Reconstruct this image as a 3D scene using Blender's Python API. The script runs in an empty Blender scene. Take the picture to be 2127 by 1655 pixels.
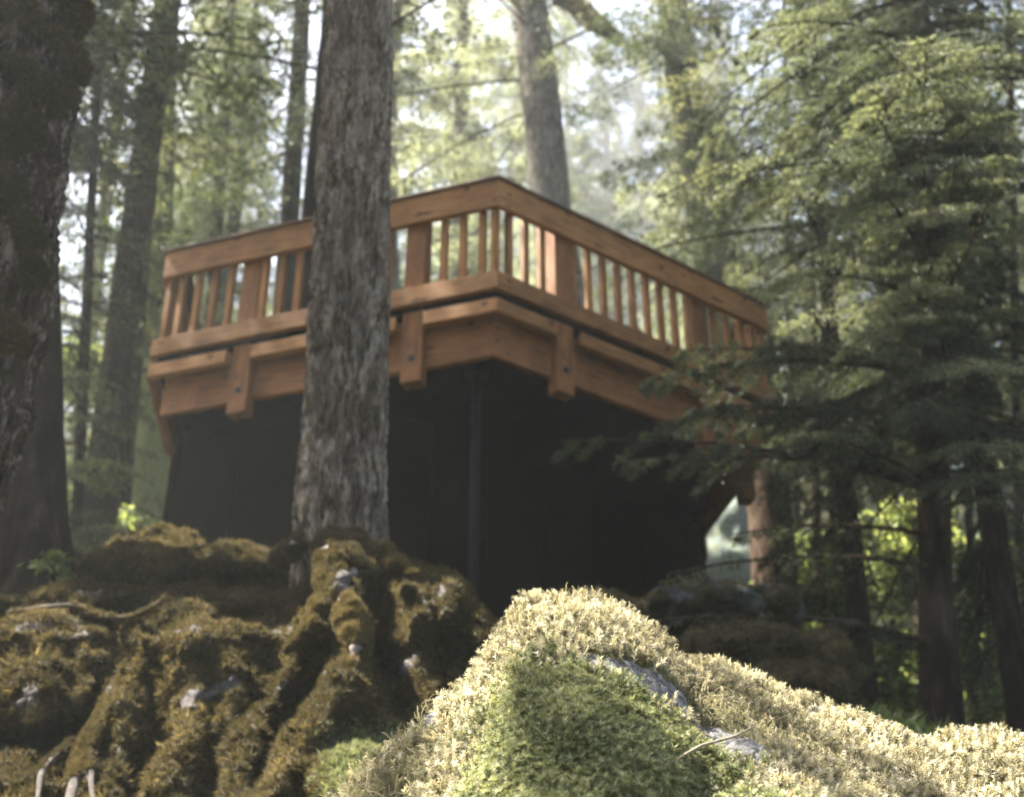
import bpy, bmesh, math, random
import numpy as np
from mathutils import Vector, Matrix, noise

random.seed(7)
RNG = np.random.default_rng(7)
SC = bpy.context.scene
COL = SC.collection

# ---------------------------------------------------------------- camera
F, HZ, CX, CY = 2500.0, 1350.0, 1063.5, 827.5      # focal length and horizon offset in photo pixels
TH = math.atan(HZ / F)
CT, ST = math.cos(TH), math.sin(TH)
cam = bpy.data.cameras.new('camera')
cam_o = bpy.data.objects.new('camera', cam)
COL.objects.link(cam_o)
cam_o.rotation_euler = (math.pi / 2 + TH, 0, 0)
cam.sensor_width = 36
cam.lens = 36 * F / 2127
cam.clip_start, cam.clip_end = 0.05, 500
cam.dof.use_dof = True
cam.dof.focus_distance = 1.72
cam.dof.aperture_fstop = 5.2
SC.camera = cam_o

# ---------------------------------------------------------------- light
SUN_EL, SUN_AZ = math.radians(58), math.radians(-78)   # azimuth from +Y, negative = to the left
SUN = np.array([math.sin(SUN_AZ) * math.cos(SUN_EL), math.cos(SUN_AZ) * math.cos(SUN_EL), math.sin(SUN_EL)])
w = bpy.data.worlds.new('World')
SC.world = w
w.use_nodes = True
nt = w.node_tree
sky = nt.nodes.new('ShaderNodeTexSky')
sky.sky_type = 'NISHITA'
sky.sun_disc = False
sky.sun_elevation = SUN_EL
sky.sun_rotation = SUN_AZ
sky.air_density, sky.dust_density, sky.ozone_density = 0.9, 4.0, 0.6
bg = nt.nodes['Background']
nt.links.new(sky.outputs[0], bg.inputs[0])
bg.inputs[1].default_value = 0.05
sl = bpy.data.lights.new('sun', 'SUN')
sl.energy = 5.0
sl.angle = math.radians(0.53)
sl.color = (1.0, 0.95, 0.86)
so = bpy.data.objects.new('sun', sl)
COL.objects.link(so)
so.rotation_euler = Vector(SUN).to_track_quat('Z', 'Y').to_euler()
SC.view_settings.view_transform = 'Standard'
SC.view_settings.look = 'None'
SC.view_settings.exposure = 3.22
SC.view_settings.gamma = 1
SC.cycles.use_denoising = True
SC.cycles.max_bounces = 6
SC.cycles.diffuse_bounces = 3
SC.cycles.transmission_bounces = 3
SC.cycles.volume_bounces = 1
SC.cycles.sample_clamp_indirect = 6

# ---------------------------------------------------------------- helpers
def at(px, py, Y):
    r, u = (px - CX) / F, -(py - CY) / F
    d = np.array([r, CT - u * ST, ST + u * CT])
    return d * (Y / d[1])

def px_r(rpx, p):                                    # pixel radius -> metres at point p
    return rpx * (p[1] * CT + p[2] * ST) / F

def lerp_list(x, xs, ys):
    return np.interp(x, xs, ys)

def fbm(P, scale, octs=4, seed=0.0):                  # numpy value-noise stand-in through mathutils
    o = Vector((seed * 17.3, seed * 5.1, seed * 9.7))
    return np.array([noise.fractal(Vector(p) * scale + o, 1.0, 2.0, octs) for p in P])

def ground_z(x, y):
    z = np.interp(y, [-6, 0, 1.2, 2.2, 3.4, 4.6, 6.0, 9, 14, 30, 60, 120],
                  [-1.9, -1.5, -.75, -.2, .55, 1.45, 1.75, 2.0, 3.2, 8.5, 21.0, 46.0])
    k = np.clip((x - 0.4) / 2.2, 0, 1) * np.clip((y - 1.5) / 2, 0, 1)
    z = z - k * np.interp(y, [2, 5, 9, 20, 60], [.35, .75, .55, .6, 1.5])
    z = z + 0.10 * np.sin(x * 1.3 + y * .7) * np.clip(y / 6, 0, 1) + 0.25 * np.sin(x * .31 + 1) * np.clip((y - 8) / 10, 0, 1)
    return z

def new_mesh(name, V, faces_by_size, mats, parent=None, attr=None, smooth=False, matidx=None):
    """faces_by_size: list of int arrays (m,3) or (m,4)"""
    me = bpy.data.meshes.new(name)
    V = np.asarray(V, dtype=np.float32)
    loops, starts, totals = [], [], []
    c = 0
    for Fa in faces_by_size:
        Fa = np.asarray(Fa, dtype=np.int32)
        if len(Fa) == 0:
            continue
        m, k = Fa.shape
        loops.append(Fa.ravel())
        starts.append(c + np.arange(m) * k)
        totals.append(np.full(m, k))
        c += m * k
    loops = np.concatenate(loops)
    starts = np.concatenate(starts).astype(np.int32)
    totals = np.concatenate(totals).astype(np.int32)
    me.vertices.add(len(V))
    me.vertices.foreach_set('co', V.ravel())
    me.loops.add(len(loops))
    me.loops.foreach_set('vertex_index', loops)
    me.polygons.add(len(starts))
    me.polygons.foreach_set('loop_start', starts)
    me.polygons.foreach_set('loop_total', totals)
    if matidx is not None:
        me.polygons.foreach_set('material_index', np.asarray(matidx, dtype=np.int32))
    me.polygons.foreach_set('use_smooth', np.full(len(starts), smooth))
    me.update(calc_edges=True)
    if attr is not None:
        for k, v in attr.items():
            a = me.attributes.new(k, 'FLOAT', 'POINT')
            a.data.foreach_set('value', np.asarray(v, dtype=np.float32))
    for m in (mats if isinstance(mats, (list, tuple)) else [mats]):
        me.materials.append(m)
    o = bpy.data.objects.new(name, me)
    COL.objects.link(o)
    if parent is not None:
        o.parent = parent
        o.matrix_parent_inverse = Matrix.Translation(parent.location).inverted() if parent.location.length else Matrix()
    return o

def tag(o, label=None, cat=None, group=None, kind=None):
    if label: o['label'] = label
    if cat: o['category'] = cat
    if group: o['group'] = group
    if kind: o['kind'] = kind
    return o

def empty(name, loc, label, cat, group=None):
    o = bpy.data.objects.new(name, None)
    o.empty_display_size = 0.2
    COL.objects.link(o)
    o.location = Vector(loc)
    tag(o, label, cat, group)
    return o

def unit(v):
    return v / np.maximum(np.linalg.norm(v, axis=-1, keepdims=True), 1e-9)

# ---------------------------------------------------------------- materials
def mat(name):
    m = bpy.data.materials.new(name)
    m.use_nodes = True
    n = m.node_tree
    b = n.nodes['Principled BSDF']
    return m, n, b

def nd(n, t, **kw):
    x = n.nodes.new(t)
    for k, v in kw.items():
        setattr(x, k, v)
    return x

def ramp(n, fac, stops):
    r = nd(n, 'ShaderNodeValToRGB')
    e = r.color_ramp.elements
    while len(e) < len(stops):
        e.new(0.5)
    for i, (p, c) in enumerate(stops):
        e[i].position = p
        e[i].color = (*c, 1)
    n.links.new(fac, r.inputs[0])
    return r.outputs[0]

def noise_tex(n, scale, mapping=None, detail=5, rough=.6, coord='Object', dist=0.0):
    tc = nd(n, 'ShaderNodeTexCoord')
    mp = nd(n, 'ShaderNodeMapping')
    mp.inputs['Scale'].default_value = mapping or (1, 1, 1)
    n.links.new(tc.outputs[coord], mp.inputs[0])
    t = nd(n, 'ShaderNodeTexNoise')
    t.inputs['Scale'].default_value = scale
    t.inputs['Detail'].default_value = detail
    t.inputs['Roughness'].default_value = rough
    t.inputs['Distortion'].default_value = dist
    n.links.new(mp.outputs[0], t.inputs['Vector'])
    return t.outputs['Fac']

def mixc(n, fac, a, b, blend='MIX'):
    x = nd(n, 'ShaderNodeMix', data_type='RGBA', blend_type=blend)
    for s, v in ((x.inputs[0], fac), (x.inputs[6], a), (x.inputs[7], b)):
        if hasattr(v, 'is_linked') or hasattr(v, 'links'):
            n.links.new(v, s)
        elif isinstance(v, (int, float)):
            s.default_value = v
        else:
            s.default_value = (*v, 1)
    return x.outputs[2]

def bump(n, b, h, strength, dist):
    x = nd(n, 'ShaderNodeBump')
    x.inputs['Strength'].default_value = strength
    x.inputs['Distance'].default_value = dist
    n.links.new(h, x.inputs['Height'])
    n.links.new(x.outputs[0], b.inputs['Normal'])

def wood_mat(name, c0, c1, c2, rough=.75, spec=.3):
    m, n, b = mat(name)
    g = noise_tex(n, 5, (1.2, 14, 14), 6, .65, dist=.6)
    base = ramp(n, g, [(.28, c0), (.5, c1), (.72, c2)])
    kn = noise_tex(n, 9, (1.0, 1.6, 1.6), 1, .4)
    knots = ramp(n, kn, [(.70, (1, 1, 1)), (.76, (.35, .28, .25))])
    base = mixc(n, 1.0, base, knots, 'MULTIPLY')
    st = noise_tex(n, 2.2, (1, 1, 1), 4, .7)
    base = mixc(n, 1.0, base, ramp(n, st, [(.35, (.66, .62, .60)), (.62, (1.08, 1.05, 1.0))]), 'MULTIPLY')
    oi = nd(n, 'ShaderNodeObjectInfo')
    base = mixc(n, 1.0, base, ramp(n, oi.outputs['Random'], [(0, (.80, .78, .76)), (1, (1.12, 1.10, 1.08))]), 'MULTIPLY')
    n.links.new(base, b.inputs['Base Color'])
    b.inputs['Roughness'].default_value = rough
    bump(n, b, g, .35, .004)
    b.inputs['Specular IOR Level'].default_value = spec
    return m

def bark_mat(name, cols, moss=None, moss_amt=.5, vs=1.0, fine=16):
    m, n, b = mat(name)
    g = noise_tex(n, fine, (1, 1, .22 * vs), 7, .68, dist=.5)
    base = ramp(n, g, [(.34, cols[0]), (.5, cols[1]), (.64, cols[2])])
    lich = noise_tex(n, fine * 1.7, (1, 1, .5), 5, .7)
    base = mixc(n, 1.0, base, ramp(n, lich, [(.38, (.62, .6, .58)), (.62, (1.3, 1.3, 1.28))]), 'MULTIPLY')
    p = noise_tex(n, 2.6, (1, 1, .5), 4, .6)
    base = mixc(n, 1.0, base, ramp(n, p, [(.3, (.65, .64, .64)), (.7, (1.15, 1.12, 1.08))]), 'MULTIPLY')
    if moss:
        q = noise_tex(n, 3.2, (1, 1, .7), 6, .7)
        f = ramp(n, q, [(moss_amt - .05, (0, 0, 0)), (moss_amt + .07, (1, 1, 1))])
        base = mixc(n, f, base, moss)
    n.links.new(base, b.inputs['Base Color'])
    b.inputs['Roughness'].default_value = 1
    b.inputs['Specular IOR Level'].default_value = 0
    bump(n, b, g, 1.0, .03)
    return m

def leaf_mat(name, c_dark, c_mid, c_light, trans=.45, tcol=(1.5, 1.35, .7), rough=.6):
    m, n, b = mat(name)
    a = nd(n, 'ShaderNodeAttribute', attribute_name='rnd')
    base = ramp(n, a.outputs['Fac'], [(0, c_dark), (.55, c_mid), (1, c_light)])
    n.links.new(base, b.inputs['Base Color'])
    b.inputs['Roughness'].default_value = rough
    b.inputs['Specular IOR Level'].default_value = .25
    t = nd(n, 'ShaderNodeBsdfTranslucent')
    tc = mixc(n, 1.0, base, tcol, 'MULTIPLY')
    n.links.new(tc, t.inputs[0])
    mx = nd(n, 'ShaderNodeMixShader')
    mx.inputs[0].default_value = trans
    n.links.new(b.outputs[0], mx.inputs[1])
    n.links.new(t.outputs[0], mx.inputs[2])
    n.links.new(mx.outputs[0], n.nodes['Material Output'].inputs[0])
    return m

def rock_mat(name, moss_lo, moss_hi, rock_lo, rock_hi, rs_=22):
    m, n, b = mat(name)
    g = noise_tex(n, 30, None, 8, .7)
    mo = ramp(n, g, [(.3, moss_lo), (.7, moss_hi)])
    r = noise_tex(n, rs_, None, 9, .78)
    ro = ramp(n, r, [(.38, rock_lo), (.6, rock_hi)])
    a = nd(n, 'ShaderNodeAttribute', attribute_name='moss')
    f = ramp(n, a.outputs['Fac'], [(.4, (0, 0, 0)), (.6, (1, 1, 1))])
    base = mixc(n, f, ro, mo)
    n.links.new(base, b.inputs['Base Color'])
    b.inputs['Roughness'].default_value = .95
    b.inputs['Specular IOR Level'].default_value = .2
    bump(n, b, r, .9, .02)
    return m

M = {}
M['cedar'] = wood_mat('cedar', (.13, .058, .018), (.285, .136, .041), (.36, .182, .060))
M['cedar_cap'] = wood_mat('cedar_cap', (.05, .03, .02), (.10, .055, .035), (.17, .09, .05))
M['cedar_red'] = wood_mat('cedar_red', (.095, .039, .014), (.225, .098, .031), (.295, .135, .046))
M['shade_wood'] = wood_mat('shade_dark_wood', (.0025, .0022, .002), (.004, .0034, .003), (.007, .0055, .0045), .9, 0)  # near-black wood, the shade under the deck put into its colour
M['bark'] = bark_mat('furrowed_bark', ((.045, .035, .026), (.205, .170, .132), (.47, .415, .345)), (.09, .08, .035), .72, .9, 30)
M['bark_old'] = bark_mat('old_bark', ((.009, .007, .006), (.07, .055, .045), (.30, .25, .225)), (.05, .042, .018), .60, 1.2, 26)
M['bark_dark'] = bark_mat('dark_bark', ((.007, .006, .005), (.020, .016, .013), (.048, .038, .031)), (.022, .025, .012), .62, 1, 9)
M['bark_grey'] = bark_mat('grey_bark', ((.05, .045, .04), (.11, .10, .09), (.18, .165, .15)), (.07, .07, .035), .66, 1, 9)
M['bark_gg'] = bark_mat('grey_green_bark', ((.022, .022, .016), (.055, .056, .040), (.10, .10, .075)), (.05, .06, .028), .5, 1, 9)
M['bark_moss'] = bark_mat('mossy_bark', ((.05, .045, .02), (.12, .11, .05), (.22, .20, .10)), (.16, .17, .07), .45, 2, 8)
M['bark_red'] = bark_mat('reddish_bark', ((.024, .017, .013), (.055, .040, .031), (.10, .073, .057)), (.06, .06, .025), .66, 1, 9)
M['root_bare'] = bark_mat('bare_root', ((.10, .07, .055), (.28, .22, .19), (.46, .40, .37)), (.10, .075, .025), .60, 2, 24)
M['twig'] = bark_mat('twig_bark', ((.02, .014, .010), (.05, .036, .026), (.09, .07, .05)))
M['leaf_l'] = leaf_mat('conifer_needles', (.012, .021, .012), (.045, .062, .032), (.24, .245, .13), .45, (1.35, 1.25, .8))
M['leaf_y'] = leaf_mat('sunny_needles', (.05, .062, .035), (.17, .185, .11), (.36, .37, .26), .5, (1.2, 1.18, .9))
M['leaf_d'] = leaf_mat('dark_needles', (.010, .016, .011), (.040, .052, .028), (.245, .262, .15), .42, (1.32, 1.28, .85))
M['leaf_b'] = leaf_mat('broad_leaves', (.05, .075, .03), (.17, .215, .085), (.38, .41, .19), .5, (1.3, 1.25, .7))
M['moss_b'] = leaf_mat('cushion_moss', (.09, .085, .052), (.40, .37, .26), (.67, .62, .49), .35, (1.2, 1.1, .75), .8)
M['moss_g'] = leaf_mat('green_moss', (.07, .085, .042), (.24, .255, .13), (.50, .49, .29), .35, (1.2, 1.15, .7), .8)
M['moss_o'] = leaf_mat('olive_moss', (.028, .026, .012), (.105, .088, .042), (.25, .20, .105), .4, (1.2, 1.05, .75), .85)
M['rock_b'] = rock_mat('boulder', (.06, .06, .02), (.16, .14, .06), (.035, .035, .036), (.31, .30, .285), 70)
M['rock_o'] = rock_mat('mossy_rock', (.022, .018, .009), (.075, .060, .028), (.040, .035, .031), (.12, .108, .102))
M['root_top'] = rock_mat('bare_root_bark', (.022, .018, .009), (.075, .060, .028), (.15, .115, .095), (.40, .34, .305))
M['root_mix'] = rock_mat('bare_root_wood', (.022, .017, .008), (.07, .052, .022), (.055, .044, .037), (.13, .112, .10))
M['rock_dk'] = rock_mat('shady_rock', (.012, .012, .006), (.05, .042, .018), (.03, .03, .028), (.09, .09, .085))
M['rock_pale'] = rock_mat('pale_rock', (.10, .12, .08), (.2, .22, .15), (.07, .088, .075), (.18, .205, .175))
m, n, b = mat('forest_floor')
g = noise_tex(n, 9, None, 8, .7)
n.links.new(ramp(n, g, [(.3, (.010, .009, .005)), (.48, (.032, .030, .012)), (.58, (.05, .065, .02)), (.7, (.09, .10, .035))]), b.inputs['Base Color'])
b.inputs['Roughness'].default_value = 1
bump(n, b, g, 1, .06)
M['floor'] = m
m, n, b = mat('galvanised_steel')
g = noise_tex(n, 14, None, 4, .6)
n.links.new(ramp(n, g, [(.3, (.004, .0045, .005)), (.7, (.009, .010, .011))]), b.inputs['Base Color'])
b.inputs['Roughness'].default_value = .9
b.inputs['Specular IOR Level'].default_value = .1
M['steel'] = m
m, n, b = mat('bolt_iron')
g = noise_tex(n, 60, None, 4, .6)
n.links.new(ramp(n, g, [(.3, (.03, .028, .026)), (.7, (.09, .08, .07))]), b.inputs['Base Color'])
b.inputs['Roughness'].default_value = .6
b.inputs['Metallic'].default_value = .6
M['iron'] = m

# ---------------------------------------------------------------- ground
def build_ground():
    xs = np.concatenate([np.linspace(-70, -8, 40), np.linspace(-7.8, 7.8, 130), np.linspace(8, 70, 40)])
    ys = np.concatenate([np.linspace(-8, 10, 130), np.linspace(10.4, 130, 80)])
    X, Y = np.meshgrid(xs, ys)
    Z = ground_z(X, Y)
    P = np.stack([X.ravel(), Y.ravel(), Z.ravel()], 1)
    P[:, 2] += 0.10 * fbm(P, 1.3, 4, 3) * np.clip(P[:, 1] / 3, .2, 1)
    nx, ny = len(xs), len(ys)
    i = np.arange(nx * ny).reshape(ny, nx)
    Q = np.stack([i[:-1, :-1].ravel(), i[:-1, 1:].ravel(), i[1:, 1:].ravel(), i[1:, :-1].ravel()], 1)
    o = new_mesh('ground', P, [Q], M['floor'], smooth=True)
    o['kind'] = 'structure'
build_ground()

# ---------------------------------------------------------------- trunks
def tube(path, radii, nseg=24, rings=None, furrow=0.0, fscale=9.0, seed=0.0, flare=None, lump=0.0, zs=.12):
    """tapered trunk along a polyline; furrow = depth of vertical bark ridges as share of radius"""
    path = np.asarray(path, float)
    radii = np.asarray(radii, float)
    d = np.r_[0, np.cumsum(np.linalg.norm(np.diff(path, axis=0), axis=1))]
    rings = rings or max(8, int(d[-1] / .35))
    t = np.linspace(0, d[-1], rings)
    C = np.stack([np.interp(t, d, path[:, k]) for k in range(3)], 1)
    R = np.interp(t, d, radii)
    T = unit(np.gradient(C, axis=0))
    ref = np.array([1.0, 0, 0]) if abs(T[0][0]) < .8 else np.array([0, 0, 1.0])
    U = unit(np.cross(np.cross(T, ref), T))
    W = np.cross(T, U)
    a = np.linspace(0, 2 * np.pi, nseg, endpoint=False)
    cosa, sina = np.cos(a), np.sin(a)
    rr = np.repeat(R[:, None], nseg, 1)
    if flare is not None:
        rr = rr * flare(a[None, :], t[:, None])
    if furrow or lump:
        r0 = float(radii.mean())
        A2 = np.repeat(a[None, :], rings, 0)
        S2 = np.repeat(t[:, None], nseg, 1)
        P = np.stack([np.cos(A2) * r0, np.sin(A2) * r0, S2 * zs], -1).reshape(-1, 3)
        if furrow:
            f = np.array([1 - abs(noise.fractal(Vector(p) * (fscale / 1.0) + Vector((seed, seed, seed)), .8, 2, 4)) * 1.6 for p in P]).reshape(rings, nseg)
            rr = rr * (1 + furrow * (f - .6))
        if lump:
            P[:, 2] = (S2 * 1.0).ravel()
            f = np.array([noise.fractal(Vector(p) * 3.0 + Vector((seed, 3, seed)), 1, 2, 3) for p in P]).reshape(rings, nseg)
            rr = rr * (1 + lump * f)
    V = C[:, None, :] + rr[..., None] * (cosa[None, :, None] * U[:, None, :] + sina[None, :, None] * W[:, None, :])
    V = V.reshape(-1, 3)
    i = np.arange(rings * nseg).reshape(rings, nseg)
    j = np.roll(i, -1, axis=1)
    Q = np.stack([i[:-1].ravel(), j[:-1].ravel(), j[1:].ravel(), i[1:].ravel()], 1)
    V = np.concatenate([V, C[-1:]])
    top = len(V) - 1
    Tq = np.stack([i[-1], j[-1], np.full(nseg, top)], 1)
    return V, Q, Tq

class Geo:
    def __init__(s):
        s.V, s.Q, s.T, s.r, s.mq, s.mt, s.c = [], [], [], [], [], [], 0
    def add(s, V, Q=None, T=None, r=0.5, m=0):
        s.V.append(V)
        if Q is not None and len(Q):
            s.Q.append(np.asarray(Q) + s.c); s.mq.append(np.full(len(Q), m))
        if T is not None and len(T):
            s.T.append(np.asarray(T) + s.c); s.mt.append(np.full(len(T), m))
        s.r.append(np.broadcast_to(r, (len(V),)))
        s.c += len(V)
    def build(s, name, mats, parent=None, smooth=False):
        faces, mi = [], []
        if s.Q: faces.append(np.concatenate(s.Q)); mi += s.mq
        if s.T: faces.append(np.concatenate(s.T)); mi += s.mt
        return new_mesh(name, np.concatenate(s.V), faces, mats, parent, {'rnd': np.concatenate(s.r)}, smooth, np.concatenate(mi))

# ---------------------------------------------------------------- foliage
def boughs(geo, A, B, sag, width, nl, leaf, seed=0, wood=True, wr=.012, bright=None, flat=.8):
    """flat drooping sprays of needles along boughs A->B"""
    rng = np.random.default_rng(seed)
    A, B = np.atleast_2d(A).astype(float), np.atleast_2d(B).astype(float)
    n = len(A)
    ax = B - A
    L = np.linalg.norm(ax, axis=1)
    axd = ax / L[:, None]
    side = unit(np.cross(axd, np.array([0, 0, 1.0])) + 1e-6)
    up = np.cross(side, axd)
    sag = np.broadcast_to(sag, n); width = np.broadcast_to(width, n)
    nls = np.maximum((np.broadcast_to(nl, n) * 1.0).astype(int), 4)
    idx = np.repeat(np.arange(n), nls)
    N = len(idx)
    K = 16
    s = rng.random(N) ** .85 * .93 + .07
    k = np.floor(s * K)
    st = (k + .5 + .10 * rng.standard_normal(N)) / K
    sg = np.where(rng.random(N) < .5, -1.0, 1.0)
    tw = np.random.default_rng(seed + 1).random((n, K + 1, 2))          # length of each twig
    tl = .35 + .85 * tw[idx, np.clip(k, 0, K).astype(int), (sg > 0).astype(int)]
    keep = tl > .48
    env = np.sin(np.pi * np.clip(st * .86 + .12, 0, 1)) ** .7
    u = rng.random(N) ** .75
    W = width[idx] * L[idx] * env * tl * u
    cen = A[idx] + ax[idx] * st[:, None]
    cen[:, 2] += sag[idx] * L[idx] * 4 * st * (1 - st)
    pos = cen + side[idx] * (sg * W * .85)[:, None] + axd[idx] * (W * .55)[:, None]
    pos[:, 2] -= .30 * W * u + .02 * L[idx] * st ** 3
    pos += rng.standard_normal((N, 3)) * (leaf * .45)
    d = unit(side[idx] * (sg * .8)[:, None] + axd[idx] * .7 + rng.standard_normal((N, 3)) * .55 + np.array([0, 0, -.25]))
    nr = unit(up[idx] + rng.standard_normal((N, 3)) * flat)
    b = unit(np.cross(d, nr))
    ll = leaf * (.6 + .8 * rng.random(N))[:, None]
    v0, v2 = pos - d * ll * .5, pos + d * ll * .5
    v1, v3 = pos + b * ll * .16, pos - b * ll * .16
    V = np.stack([v0, v1, v2, v3], 1)[keep].reshape(-1, 3)
    nk = int(keep.sum())
    Q = np.arange(nk * 4).reshape(nk, 4)
    tone = rng.random(n) * .5
    r = np.clip(tone[idx] + .35 * rng.random(N) + .25 * st * rng.random(N), 0, 1)[keep]
    geo.add(V, Q, None, np.repeat(r, 4), 0)
    if wood:
        for i in range(n):
            t = np.linspace(0, 1, 6)
            P = A[i] + ax[i] * t[:, None]
            P[:, 2] += sag[i] * L[i] * 4 * t * (1 - t)
            rr = np.linspace(1, .25, 6) * wr * (.5 + .5 * L[i])
            v, q, tt = tube(P, rr, 5, 6)
            geo.add(v, q, tt, .2, 1)

def auto_boughs(axis_fn, h0, h1, Lmax, n, seed, droop=.28, lmin=.25, az=None):
    rng = np.random.default_rng(seed)
    h = h0 + (h1 - h0) * rng.random(n) ** 1.15
    a = rng.random(n) * 2 * np.pi if az is None else az[0] + (az[1] - az[0]) * rng.random(n)
    L = Lmax * np.clip(1.02 - (h - h0) / (h1 - h0 + .01), .1, 1) ** .75 * (lmin + (1 - lmin) * rng.random(n))
    A = np.array([axis_fn(x) for x in h])
    B = A + np.stack([np.cos(a) * L, np.sin(a) * L, -L * droop * (.4 + rng.random(n))], 1)
    return A, B

LIT = []
def clear_rays(A, B, gap=.28):
    """leave gaps in a canopy where the photo shows the sun reaching the ground"""
    if not LIT: return A, B
    P = np.array(LIT)
    t = np.linspace(0, 1, 9)
    S_ = A[:, None] * (1 - t[None, :, None]) + B[:, None] * t[None, :, None]          # n,9,3
    D = S_[:, :, None] - P[None, None]
    al = D @ SUN
    dist = np.linalg.norm(D - al[..., None] * SUN, axis=-1)
    dist = np.where(al > 0, dist, 9)
    D2 = dist[:, :, :NB].min(axis=(1, 2))
    dist = dist.min(axis=(1, 2))
    wd = gap + .22 * np.linalg.norm(B - A, axis=1)
    k = (dist > wd) & (D2 > .25 + .40 * np.linalg.norm(B - A, axis=1))
    return (A[k], B[k]) if k.sum() > 3 else (A, B)

def axis_from(path):
    path = np.asarray(path)
    def f(z):
        return np.array([np.interp(z, path[:, 2], path[:, 0]), np.interp(z, path[:, 2], path[:, 1]), z])
    return f

def tree(name, label, cat, p_lo, p_hi, Y, r_lo, r_hi, top=16, bark='bark_dark', leaf='leaf_l', crown=None,
         extra=None, seed=1, group=None, nseg=20, furrow=.12, Yhi=None, lsize=.10):
    """trunk through two photo points; crown = (h0,h1,Lmax,n,leaves per bough)"""
    a, c = at(*p_lo, Y), at(*p_hi, Yhi or Y)
    d = (c - a) / (c[2] - a[2])
    base = a.copy()
    for _ in range(8):
        gz = float(ground_z(base[0], base[1]))
        base = a + d * (gz - .25 - a[2])
    tz = float(base[2] + top)
    ra, rc = px_r(r_lo, a), px_r(r_hi, c)
    slope = (rc - ra) / (c[2] - a[2])
    zs = np.linspace(base[2], tz, 14)
    path = np.array([a + d * (z - a[2]) for z in zs])
    wob = np.sin(np.linspace(0, 5, 14) + seed) * .03
    path[:, 0] += wob * np.linspace(1, 1, 14)
    rad = np.maximum(ra + slope * (zs - a[2]), 0.02)
    rad = np.minimum(rad, ra * 1.25)
    rad = np.maximum(rad, .3 * ra * (1 - (zs - zs[0]) / (zs[-1] - zs[0])) + .015)
    rad[0] *= 1.35
    root = empty(name, path[0], label, cat, group)
    g = Geo()
    v, q, t = tube(path, rad, nseg, int(top / .25), furrow, 5.0, seed * 3.1)
    g.add(v, q, t, .5)
    g.build('trunk', M[bark], root, True)
    fx = axis_from(path)
    if crown or extra:
        g = Geo()
        if crown:
            h0, h1, Lm, nb, nl = crown
            A, B = auto_boughs(fx, h0, min(h1, tz - .3), Lm, nb, seed)
            A, B = clear_rays(A, B)
            boughs(g, A, B, .05, .34, 3.6 * nl * np.clip(np.linalg.norm(B - A, axis=1) / Lm, .15, 1), lsize * .6, seed + 50)
        if extra:
            for (A, B, sag, wd, nl, lf) in extra(fx):
                A, B = clear_rays(A, B)
                boughs(g, A, B, sag, wd, nl, lf, seed + 90)
        g.build('crown', [M[leaf], M['twig']], root)
    return root

# ---------------------------------------------------------------- the viewing platform
ZT = at(1035, 365, 1)[2] * 5.544 / at(1035, 365, 1)[1]
def on_plane(px, py, z):
    d = at(px, py, 1.0)
    return d * (z / d[2])
C_ = on_plane(1035, 365, ZT); L_ = on_plane(347, 520, ZT); R_ = on_plane(1590, 631, ZT)
O_ = L_ + R_ - C_
HEX = [p[:2] for p in (L_, C_, R_, R_ + (O_ - C_), O_ + (O_ - C_), L_ + (O_ - C_))]
def inset(poly, d):
    out = []
    n = len(poly)
    for i in range(n):
        p0, p1, p2 = np.array(poly[i - 1]), np.array(poly[i]), np.array(poly[(i + 1) % n])
        e0, e1 = unit(p1 - p0), unit(p2 - p1)
        n0, n1 = np.array([-e0[1], e0[0]]), np.array([-e1[1], e1[0]])
        bis = unit(n0 + n1)
        out.append(p1 + bis * d / max(bis @ n0, .2))
    return out
plat = empty('viewing_platform', (O_[0], O_[1], ZT - 1.2),
             'six sided red cedar deck with slatted railings raised above the mossy rocks', 'deck')

def prism(name, pts, z0, z1, m, parent=plat, bev=.004, xdir=None):
    """prism over plan points with its own axes: x along xdir"""
    pts = [np.array(p) for p in pts]
    c = sum(pts) / len(pts)
    e = unit(xdir if xdir is not None else pts[1] - pts[0])
    zc = (z0 + z1) / 2
    bm = bmesh.new()
    lo, hi = [], []
    for p in pts:
        q = p - c
        lx, ly = q @ e, q @ np.array([-e[1], e[0]])
        lo.append(bm.verts.new((lx, ly, z0 - zc))); hi.append(bm.verts.new((lx, ly, z1 - zc)))
    k = len(pts)
    bm.faces.new(lo[::-1]); bm.faces.new(hi)
    for i in range(k):
        bm.faces.new((lo[i], lo[(i + 1) % k], hi[(i + 1) % k], hi[i]))
    bmesh.ops.recalc_face_normals(bm, faces=bm.faces)
    if bev:
        bmesh.ops.bevel(bm, geom=bm.edges[:], offset=bev, segments=1, affect='EDGES')
    me = bpy.data.meshes.new(name)
    bm.to_mesh(me); bm.free()
    me.materials.append(M[m])
    o = bpy.data.objects.new(name, me)
    COL.objects.link(o)
    o.parent = parent
    par = parent
    base = Vector((0, 0, 0))
    while par is not None:
        base += par.location; par = par.parent
    o.location = Vector((c[0], c[1], zc)) - base
    o.rotation_euler = (0, 0, math.atan2(e[1], e[0]))
    return o

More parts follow.
